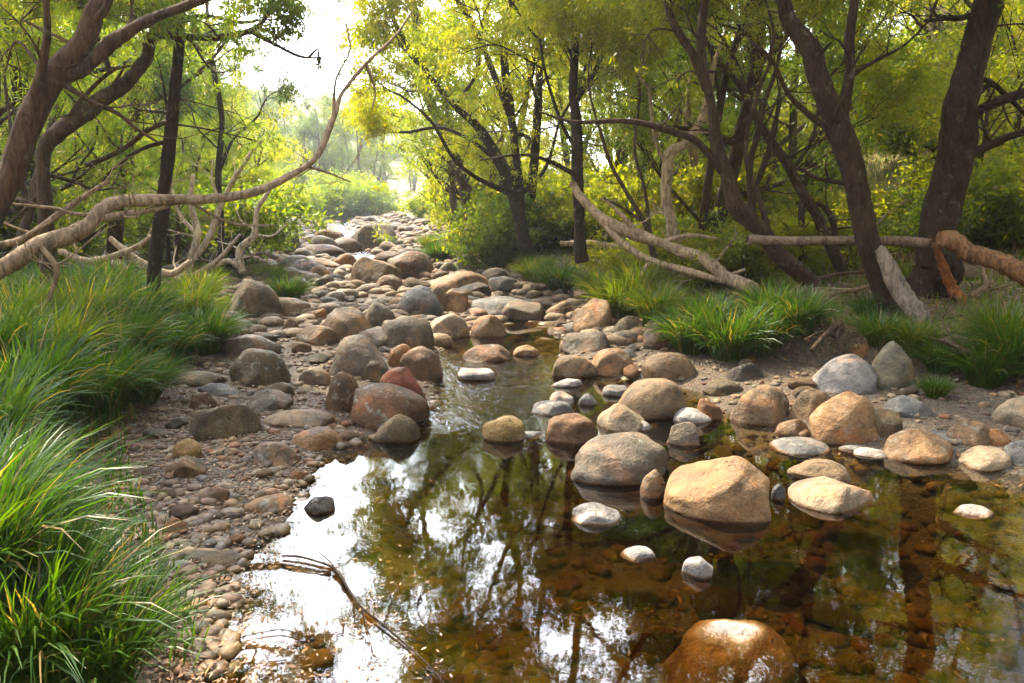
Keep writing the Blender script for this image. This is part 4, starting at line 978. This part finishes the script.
piece('broken_root', 'orange broken slab of wood standing at the foot of the stout tree', 'broken wood',
      [(936,246,7.9,3),(942,262,7.85,5),(950,285,7.8,6.5),(958,304,7.7,7),(962,312,7.65,4)], (.62, .25, .10), rough=.25)
piece('grey_log', 'thin grey log lying level between the bowing tree and the stout tree', 'log',
      [(748,240,8.1,4.5),(790,239,8.0,5),(840,239,7.75,4.8),(890,241,7.8,4.8),(925,243,7.8,5),(942,243,7.8,4)], (.42, .34, .29))
piece('orange_log', 'thick orange brown log propped at the foot of the stout tree and sloping right', 'log',
      [(938,240,7.7,7),(955,244,7.6,9),(985,256,7.4,10),(1015,272,7.2,11),(1050,292,7.0,11),(1085,310,6.9,11)], (.46, .27, .155), rough=.2)
piece('fallen_tree', 'bleached twisted fallen branch sloping down right toward the tussocks', 'fallen tree',
      [(572,183,10.5,3.4),(585,203,10.4,5.5),(605,222,10.2,6),(632,235,10.0,6),(660,243,9.8,5.5),(690,250,9.6,6),(718,268,9.3,6.5),(748,288,9.0,6.5),(760,298,8.9,6)], (.78, .66, .54), extra_pix=[
      [(600,220,10.2,3.4),(622,242,10,3.4),(650,262,9.7,3.5),(690,272,9.4,3.2),(725,282,9.2,2.6)],
      [(640,237,10,2.4),(625,218,10,2),(612,205,10,1.5),(600,198,10,1)], [(660,243,9.8,2.6),(690,235,9.8,2),(716,238,9.7,1.4)],
      [(690,272,9.4,2.2),(720,276,9.3,2),(745,270,9.2,1.5)],
      [(650,262,9.7,2.2),(640,280,9.6,1.8),(655,292,9.5,1.2)]])
named_tree('pale barked slim tree behind the bleached fallen branch',
 [(676,262,11,6),(672,235,11,5.5),(667,205,11,5.5),(666,175,11,5),(672,150,11,4.5),(690,138,11,4),(705,110,11.2,3),(715,60,11.4,2.2)],
 [[(668,170,11,2.6),(655,140,11,2),(650,90,11,1.6)]], (.90, .78, .64), dict(grow=[(715,60,11.4,(.1,.1,.8),2,.03,2),(650,90,11,(-.3,.2,.7),1.7,.02,2)]), M_LEAF_Y, 36, .09, .02, 200)
named_tree('second pale trunk, fainter and farther right than the slim pale tree',
 [(700,252,14,6),(698,220,14,5.5),(695,190,14,5),(692,160,14,4.5),(688,110,14,4)], [], (.66, .56, .46), dict(grow=[(688,110,14,(.0,.1,.9),2.2,.04,2),(690,135,14,(.7,.1,.4),1.8,.03,2)]), M_LEAF_Y, 37, .10, .024, 220)
named_tree('many stemmed shrubby tree between the bowing tree and the tall dark tree',
 [(838,268,10,6),(828,245,10,5.5),(820,222,10,5.5),(800,190,10,5),(785,160,10,4.6),(762,128,10,4),(745,90,10,3)],
 [[(805,262,10,4),(802,225,10,3.5),(806,203,10,3.5),(812,200,10,3)], [(836,260,10,3),(833,222,10,3),(822,205,10,2.6),(806,203,10,2)],
  [(760,252,10,4),(752,210,10,3.4),(750,165,10,3),(756,140,10,2.6),(765,100,10,2)], [(748,230,10,3.6),(757,190,10,3.2),(768,150,10,2.8),(780,100,10,2)],
  [(792,170,10,2.6),(812,140,10,2),(820,100,10,1.5)]], (.12, .085, .065),
 dict(grow=[(745,90,10,(-.2,.2,.8),1.7,.03,2),(765,100,10,(.2,.2,.8),1.6,.03,2),(820,100,10,(.3,.2,.7),1.6,.02,2),(785,160,10,(.6,.3,.3),1.4,.02,2)], spray=[(770,70,10.4,32),(815,120,10.6,24)]), M_LEAF_Y, 38, .085, .02, 190)
named_tree('sapling clump with curved bare stems left of the pale barked tree',
 [(655,258,10.6,3),(645,225,10.6,2.6),(630,195,10.6,2.4),(612,165,10.6,2),(600,130,10.6,1.5)],
 [[(650,240,10.6,2),(645,190,10.6,1.8),(635,150,10.6,1.4),(640,100,10.6,1)],[(640,220,10.6,1.6),(618,205,10.5,1.5),(604,198,10.5,1)]], (.16, .12, .09),
 dict(grow=[(600,130,10.6,(-.2,.1,.8),1.4,.02,2),(640,100,10.6,(.1,.1,.8),1.4,.02,2)]), M_LEAF_Y, 39, .085, .02, 190)
named_tree('thin dark leaning stem behind the log at the far right', [(1010,262,13,4),(1005,220,13,3.6),(1012,170,13,3),(1020,110,13,2.4)], [], DK, dict(grow=[(1020,110,13,(.0,.1,.9),2.2,.03,2),(1008,180,13,(-.7,.1,.5),1.6,.02,2)]), M_LEAF_Y, 41, .10, .024, 220)

# white dead branches on the left
piece('dead_shrub', 'white bare dead branches spreading beside the tall blue grey boulder', 'dead shrub',
      [(182,288,11,4.5),(190,262,11,4),(198,235,11,3.6),(192,205,11,3),(195,175,11,2)], (1., .97, .95), extra_pix=[
      [(190,262,11,3),(208,240,11,3),(220,205,11,3),(232,180,11,2.6),(250,155,11,2),(262,140,11,1.2)], [(243,272,11,4),(240,250,11,3.6),(256,235,11,3),(257,212,11,2.6),(270,190,11,2)],
      [(243,268,11,3),(228,262,11,2.5),(210,268,11,2)], [(198,235,11,2.2),(180,215,11,2),(172,190,11,1.2)], [(220,205,11,1.8),(212,180,11,1.4),(214,160,11,1)],
      [(185,280,11,2.6),(215,262,10.8,2.2),(240,235,10.6,1.6)], [(256,235,11,1.6),(272,236,11,1.2),(282,228,11,.8)]])
piece('dead_branch', 'slanting pale dead branch on the ground behind the slim dark tree', 'dead branch',
      [(110,238,9.5,2.5),(140,262,9.4,4),(168,275,9.3,4),(190,262,9.4,3)], (.8, .72, .62), extra_pix=[[(60,252,9.5,3),(90,262,9.4,3.4),(130,250,9.3,2.6),(150,236,9.3,1.6)]])
piece('dead_branch', 'brown dead stick lying on the grassy right bank', 'dead branch',
      [(945,338,5.9,2.5),(958,350,5.8,4),(975,355,5.75,4.5),(995,368,5.7,3.5),(1005,376,5.65,2)], (.24, .18, .14), extra_pix=[[(958,350,5.8,2),(950,345,5.7,2),(940,340,5.6,1)]])
piece('root', 'tangled root poking out of the right bank above the pale slab', 'root',
      [(845,352,6.4,2),(838,338,6.5,3),(842,325,6.6,3),(830,330,6.5,2.4),(812,350,6.3,2)], (.16, .12, .10), extra_pix=[[(838,338,6.5,2),(822,333,6.5,1.6),(805,340,6.4,1)]])
piece('driftwood', 'short grey stick jammed under the nearer edge of the green right bank', 'driftwood',
      [(560,243,12.5,2),(590,242,12.4,3),(620,247,12.2,3.2),(645,250,12,2)], (.7, .6, .5))
def at_w(px, py, z=.004): return at_z(px, py, z)
def water_twig():
    L0 = [(282,556,2.4),(300,557,3.2),(318,562,3.6),(336,570,3.6),(350,592,3.4),(362,608,3.2),(382,624,3.0),(405,644,2.6),(425,662,2.2),(448,688,1.6)]
    br = [[(362,608,1.8),(366,626,1.5),(372,640,1)], [(405,644,1.3),(395,640,1.),(385,630,.8)], [(336,570,2),(328,560,1.6),(318,552,1)], [(232,640,1.6),(255,634,1.8),(285,630,1.6),(310,640,1)], [(382,624,1.4),(398,622,1.1),(412,628,.7)]]
    org = at_w(336, 570); paths = []
    for l_ in [L0] + br:
        P = [at_w(a, b, .006 + .008 * abs(sin(a))) for a, b, r in l_]; sp = smooth_path(P, 5)
        rad = np.interp(np.linspace(0, len(P) - 1, len(sp)), np.arange(len(P)), [r * P[i][1] / FPX * 1.05 for i, (a, b, r) in enumerate(l_)]) * .42; paths.append((sp, rad))
    V, F = tube_geo(paths, org, 7, .1)
    o = obj('floating_branch', poly_mesh('floating_branch', V, F), M_BARK, None, org, (.05, .03, .022)); tag(o, 'dark forked twig floating on the bright sky reflection', 'branch')
water_twig()

# fallen branches strewn over the banks
def strewn(n, az0, az1, d0, d1, group):
    for i in range(n):
        rg = np.random.default_rng(700 + i + int(d0 * 10) + int(az0)); az = az0 + (az1 - az0) * (i + rg.uniform(.1, .9)) / n; dist = rg.uniform(d0, d1)
        x, y = dist * sin(radians(az)), dist * cos(radians(az))
        if BL(y) - .3 < x < BR(y) + .3: continue
        th = rg.uniform(-.6, .6) + (pi if rg.uniform() < .5 else 0); L_ = rg.uniform(.9, 2.2); paths = []
        def path(p, th, L_, r0, lift, lv):
            P = []; q = np.array(p, float)
            for k in range(7):
                P.append(q.copy()); th += rg.normal() * .25; q = q + np.array([cos(th), sin(th), 0]) * L_ / 6; q[2] = float(H(q[0], q[1])) + r0 + lift * (k + 1) / 7
            sp = smooth_path(P, 3); paths.append((sp, np.linspace(r0, r0 * .3, len(sp))))
            if lv:
                for m in range(3): path(P[rg.integers(1, 6)], th + rg.choice([-1, 1]) * rg.uniform(.5, 1.1), L_ * rg.uniform(.3, .5), r0 * .45, rg.uniform(.05, .35), lv - 1)
        z = float(H(x, y)); r0 = rg.uniform(.018, .05); path((x, y, z + r0), th, L_, r0, rg.uniform(0, .25), 1)
        V, F = tube_geo(paths, (x, y, z), 7, .12, rg)
        col = [(.80, .72, .62), (.42, .32, .23), (.2, .15, .11)][i % 3]; cw = ['bleached', 'brown', 'dark brown'][i % 3]; q = proj((x, y, z))
        o = obj('fallen_branch', poly_mesh('fallen_branch', V, F), M_BARK, None, (x, y, z), col)
        tag(o, f"{cw} {'thick' if r0 > .036 else 'thin'} fallen branch {'nearer' if dist < (d0 + d1) / 2 else 'farther'}, {between(q[0])}", 'fallen branch', group)
strewn(16, 3, 36, 7.6, 13.5, 'branches strewn over the right bank'); strewn(8, -38, -21, 7.5, 12, 'branches strewn in the left wood')

# ------------------------------------------------------------------ grass tussocks
def tussock_mesh(seed, n, h, spread, wid, arch=1.):
    rg = np.random.default_rng(seed); k = 6
    th = rg.uniform(0, 2 * pi, n); r0 = spread * .28 * rg.uniform(0, 1, n) ** .5
    base = np.stack([np.cos(th) * r0, np.sin(th) * r0, np.zeros(n) - .03], 1)
    th2 = th + rg.normal(size=n) * .85; lean = rg.uniform(.08, 1.0, n) ** 1.0
    L = h * rg.uniform(.6, 1.15, n); t = np.linspace(0, 1, k)
    outx = np.cos(th2); outy = np.sin(th2)
    # arching blade: angle from vertical grows along the blade
    a0 = .08 + .45 * lean; a1 = a0 + (.5 + 1.35 * lean) * arch * rg.uniform(.7, 1.2, n)
    ang = a0[:, None] + (a1 - a0)[:, None] * t[None, :] ** 1.4
    ds = (L / (k - 1))[:, None]
    hor = np.concatenate([np.zeros((n, 1)), np.cumsum(np.sin(ang[:, :-1]) * ds, 1)], 1); ver = np.concatenate([np.zeros((n, 1)), np.cumsum(np.cos(ang[:, :-1]) * ds, 1)], 1)
    P = base[:, None, :] + np.stack([hor * outx[:, None], hor * outy[:, None], ver], -1)
    tw = rg.uniform(-.9, .9, n); sx = -outy * np.cos(tw) ; sy = outx * np.cos(tw); sz = np.sin(tw)
    side = np.stack([sx, sy, sz], -1)
    wd = wid * rg.uniform(.6, 1.2, n)[:, None] * np.array([.8, 1, 1, .85, .55, .08])[None, :]
    A = P + side[:, None, :] * wd[..., None] / 2; B = P - side[:, None, :] * wd[..., None] / 2
    V = np.stack([A, B], 2).reshape(-1, 3); i = (np.arange(n) * k * 2)[:, None] + (np.arange(k - 1) * 2)[None, :]
    F = np.stack([i, i + 1, i + 3, i + 2], -1).reshape(-1, 4)
    rnd = rg.uniform(0, 1, n)
    return mesh_np('tussock', V, F, True, {'rnd': np.repeat(rnd, 2 * k), 'clump': np.repeat(rg.uniform(0, 1, n), 2 * k)})
TU = {'near': [tussock_mesh(60 + i, 620, .60, .5, .0105) for i in range(3)], 'mid': [tussock_mesh(70 + i, 800, .58, .5, .013) for i in range(3)], 'low': [tussock_mesh(80 + i, 420, .36, .4, .010, .8) for i in range(2)]}
TM = {}
def tussock(kind, px, py, label, s_=1., mat='g', group=None, xyz=None, i=[0]):
    i[0] += 1; key = (kind, i[0] % len(TU[kind]), mat)
    if key not in TM:
        me = TU[kind][key[1]].copy(); me.materials.clear(); me.materials.append({'g': M_GRASS, 'y': M_GRASS_Y}[mat]); TM[key] = me
    p = hit(px, py) if xyz is None else xyz
    p = (p[0], p[1], float(H(p[0], p[1])))
    o = obj('grass_tussock', TM[key], None, None, p); o.rotation_euler = (0, 0, U(0, 6.28)); o.scale = (s_ * U(.95, 1.1), s_ * U(.95, 1.1), s_)
    return tag(o, label, 'grass tussock', group)
G_L = 'tussocks of the left bank'
for px, py, s_, lb in [
  (30,672,.85,'long bladed grass tussock nearest the camera in the bottom left corner'), (95,690,.72,'tussock arching over the gravel at the bottom, right of the corner tussock'),
  (-40,600,1.0,'tussock cut by the left edge just above the corner tussock'), (40,605,.62,'tussock behind the corner tussock with blades crossing the flat slab'),
  (-20,550,.75,'tussock at the left edge level with the long flat slab'), (5,500,.62,'dark tussock above the nearest grass, left of the gravel'),
  (62,520,.36,'small tussock at the gravel edge left of the brownish stone'), (-20,460,.9,'tussock at the left edge below the bank mass')]:
    tussock('near', px, py, lb, s_)
for px, py, s_, m_, lb in [
  (30,420,1.05,'g','big dense tussock at the left end of the bank mass'), (95,415,1.0,'g','big tussock hanging over the dark undercut left bank'), (140,402,.75,'g','tussock at the front corner of the left bank mass'),
  (-10,390,1.1,'g','tall tussock at the left edge behind the bank mass'), (55,378,1.1,'y','bright sunlit tussock in the middle of the left bank'), (120,365,1.05,'g','tussock between the sunlit tussock and the slim dark tree'),
  (165,362,.85,'g','tussock below the slim dark tree'), (205,352,.95,'g','dark green tussock standing alone at the edge of the stony bed'), (20,345,1.1,'y','yellowish tussock beneath the long bare limb'),
  (85,340,1.1,'y','yellowish tussock right of the one beneath the bare limb'), (135,330,1.,'g','tussock left of the foot of the slim dark tree'), (185,325,1.,'y','bright tussock right of the foot of the slim dark tree'),
  (200,305,1.,'y','yellow tipped tussock in front of the white dead branches'), (60,318,1.1,'g','shaded tussock at the foot of the grey forked trunk'), (-5,310,1.1,'g','shaded tussock at the left edge under the trees'), (110,306,1.1,'g','shaded tussock behind the sunlit left grass')]:
    tussock('mid', px, py, lb, s_, m_)
for px, py, s_, m_, lb in [
  (288,303,.85,'g','small green tussock alone among the stones right of the blotched boulder'), (272,282,.7,'y','small tussock behind the lone green one on the left of the bed'), (385,248,.75,'g','tiny far tussock in front of the largest far boulder'),
  (690,352,1.0,'g','dark green tussock at the left end of the right bank grass'), (728,358,1.05,'g','dense tussock in the middle of the right bank grass'), (764,350,.9,'g','tussock at the water side of the right bank'),
  (800,333,.85,'g','tussock at the right end of the bank grass near the tall dark tree'), (710,335,.9,'g','tussock behind the dense middle tussock'), (770,322,.8,'g','tussock in front of the bowing tree base'),
  (622,318,1.15,'y','bright yellow green tussock over the pale orange boulder'), (655,322,.95,'y','bright tussock right of the brightest one'), (640,302,1.1,'y','sunlit tussock behind the brightest one'), (600,300,1.,'y','sunlit tussock left of the brightest one'),
  (560,292,1.1,'g','green tussock by the far right corner of the pool'), (535,282,1.,'y','tussock left of the corner tussock, under the forked tree'), (500,272,1.1,'g','tussock at the foot of the dark forked tree'),
  (470,252,1.2,'g','leafy tussock behind the pale green stones'), (440,262,1.1,'g','dark green tussock at the left tip of the green bank'), (430,250,1.,'y','sunlit tussock at the tip of the green bank'), (490,255,1.2,'y','pale tussock on the green bank near the forked tree'),
  (985,385,.8,'g','upright tussock on the right bank near the right edge'), (1015,372,.9,'g','tussock cut by the right edge of the photo'), (940,372,.6,'g','thin tussock above the bluish stone on the right bank'), (1000,350,.85,'y','yellowish tussock behind the upright one near the right edge'),
  (880,345,.6,'g','low tussock at the foot of the tall dark tree'), (912,352,.6,'y','low yellowish tussock right of the tall dark tree'), (935,398,.35,'g','small bright green tuft right of the upright greenish boulder')]:
    tussock('mid', px, py, lb, s_, m_)

for i in range(22):
    side = 1 if i % 3 else -1
    y_ = U(5, 15); x_ = float(BR(y_)) + U(.2, 3.5) if side > 0 else float(BL(y_)) + U(-.4, .3); q = proj((x_, y_, float(H(x_, y_)) + .1))
    if not (0 < q[0] < 1024): continue
    tussock('low', 0, 0, f"sparse low tuft {rel(q[0], q[1])}", U(.6, 1.1), 'y' if i % 2 else 'g', 'sparse low tufts on the banks', xyz=(x_, y_, 0))
# low ground cover and leaf litter
def cover(name, n, reg, h, wid, mat, label, seed=5):
    rg = np.random.default_rng(seed); pts = np.array([reg() for _ in range(n)]); z = H(pts[:, 0], pts[:, 1]); th = rg.uniform(0, 6.28, n); L = h * rg.uniform(.5, 1.3, n); le = rg.uniform(.1, .8, n)
    P = np.stack([pts[:, 0], pts[:, 1], z], 1); d = np.stack([np.cos(th) * le, np.sin(th) * le, np.ones(n)], 1); s = np.stack([-np.sin(th), np.cos(th), 0 * th], 1) * (wid / 2)
    A = P - s; B = P + s; M1 = P + d * (L * .5)[:, None] ; C_ = P + d * (L * .8)[:, None] + np.stack([np.cos(th) * L * .3, np.sin(th) * L * .3, 0 * L], 1)
    V = np.stack([A, B, M1 + s * .8, C_, M1 - s * .8], 1).reshape(-1, 3); i = np.arange(n) * 5
    F = np.stack([i, i + 1, i + 2, i + 4], 1); F2 = np.stack([i + 4, i + 2, i + 3], 1)
    me = bpy.data.meshes.new(name); me = mesh_np(name, V, F, False, {'rnd': np.repeat(rg.uniform(0, 1, n), 5), 'clump': np.repeat(rg.uniform(0, 1, n), 5)})
    o = obj(name, me, mat); return tag(o, label, name.replace('_', ' '), None, 'stuff')
def bankreg(side, a, b, y0, y1):
    def f():
        y = y0 + (y1 - y0) * U(0, 1) ** 1.3
        x = float(BL(y)) - U(a, b) if side < 0 else float(BR(y)) + U(a, b)
        return x, y
    return f
cover('ground_cover', 26000, bankreg(-1, .0, 4, 2.2, 16), .20, .008, M_GRASS, 'short grass covering the left bank between tussocks')
cover('bank_grass', 30000, bankreg(1, .1, 7, 4.5, 24), .16, .009, M_GRASS_Y, 'thin sunlit grass on the right bank')
def litter(name, n, reg, L, label, zoff=None, seed=9):
    rg = np.random.default_rng(seed); pts = np.array([reg() for _ in range(n)]); z = H(pts[:, 0], pts[:, 1]) + .012 + rg.uniform(0, .012, n)
    if zoff is not None: z = np.full(n, zoff)
    th = rg.uniform(0, 6.28, n); l = L * rg.uniform(.5, 1.3, n); tilt = rg.normal(size=n) * (.25 if zoff is None else .03)
    D = np.stack([np.cos(th), np.sin(th), tilt], 1); N = np.stack([-np.sin(th), np.cos(th), rg.normal(size=n) * (.35 if zoff is None else .04)], 1)
    P = np.stack([pts[:, 0], pts[:, 1], z], 1); v1 = P + D * (l * .5)[:, None] + N * (l * .16)[:, None]; v3 = P + D * (l * .5)[:, None] - N * (l * .16)[:, None]
    V = np.stack([P, v1, P + D * l[:, None], v3], 1).reshape(-1, 3); F = np.arange(4 * n).reshape(n, 4)
    o = obj(name, mesh_np(name, V, F, False, {'rnd': np.repeat(rg.uniform(0, 1, n), 4)}), M_LIT); return tag(o, label, name.replace('_', ' '), None, 'stuff')
cover('dry_brush', 9000, lambda: ((lambda d_, a_: (d_ * sin(a_), d_ * cos(a_)))(U(11, 30), radians(U(16, 40)))), .42, .010, M_LIT, 'dry grass and brush on the sunlit right slope', 6)
cover('slope_grass', 9000, lambda: ((lambda d_, a_: (d_ * sin(a_), d_ * cos(a_)))(U(11, 30), radians(U(10, 40)))), .38, .012, M_GRASS_Y, 'sunlit tall grass on the right slope', 7)
litter('leaf_litter', 2600, near_left, .028, 'dry brown leaves and chips on the near left gravel')
def banks():
    return (bankreg(-1, 0, 5, 3, 18) if U(0, 1) < .35 else bankreg(1, -.1, 8, 4.5, 20))()
litter('bank_litter', 30000, banks, .075, 'dry fallen leaves over both banks', seed=10)
def edge():
    y = 2.05 + 1.1 * U(0, 1) ** 1.5; return float(Lf(y)) + .02 + .75 * U(0, 1) ** 2.2, y
litter('floating_leaves', 520, edge, .022, 'dead leaves floating along the near left water edge', zoff=.004, seed=11)
def bottom(): y = U(2.0, 4.8); return U(float(Lf(y)), min(float(Rf(y)), .75 * y)), y
litter('sunken_leaves', 900, bottom, .045, 'brown leaves sunk on the pool floor', seed=12)
print('rocks', NROCK, 'objects', len(SC.objects))

# ------------------------------------------------------------------ the morning mist in the valley air
HAZE = 0.0009
bm = bmesh.new(); bmesh.ops.create_cube(bm, size=1.0)
bmesh.ops.scale(bm, vec=(560, 600, 60), verts=bm.verts); bmesh.ops.translate(bm, vec=(0, 150, 26), verts=bm.verts)
me = bpy.data.meshes.new('haze'); bm.to_mesh(me); bm.free()
mh = bpy.data.materials.new('valley_air'); mh.use_nodes = True; t_ = mh.node_tree; t_.nodes.clear()
oo = t_.nodes.new('ShaderNodeOutputMaterial'); pv = t_.nodes.new('ShaderNodeVolumePrincipled')
pv.inputs['Color'].default_value = (.86, .93, 1.0, 1); pv.inputs['Density'].default_value = HAZE; pv.inputs['Anisotropy'].default_value = .35
t_.links.new(pv.outputs[0], oo.inputs['Volume'])
hz = obj('haze', me, mh); tag(hz, 'thin pale mist filling the valley', None, None, 'stuff')

# repeats that would share a label are told apart by their order from left to right
dup_ = {}
for o in SC.objects:
    if o.parent is None and 'label' in o: dup_.setdefault(o['label'], []).append(o)
for lb, os_ in dup_.items():
    if 2 <= len(os_) <= 6:
        os_.sort(key=lambda o: proj(o.location)[0] if proj(o.location)[2] > 0 else 0)
        w_ = {2: ['left', 'right'], 3: ['leftmost', 'middle', 'rightmost'], 4: ['leftmost', 'second', 'third', 'rightmost'], 5: ['leftmost', 'second', 'third', 'fourth', 'rightmost'], 6: ['leftmost', 'second', 'third', 'fourth', 'fifth', 'rightmost']}[len(os_)]
        for o, a in zip(os_, w_):
            o['label'] = a + ' ' + lb
            if len(o['label'].replace('-', ' ').split()) > 16: o['label'] = o['label'].replace(' near tree', ' tree').replace(' far tree', ' tree').replace(' mid tree', ' tree').replace(' near ', ' ')
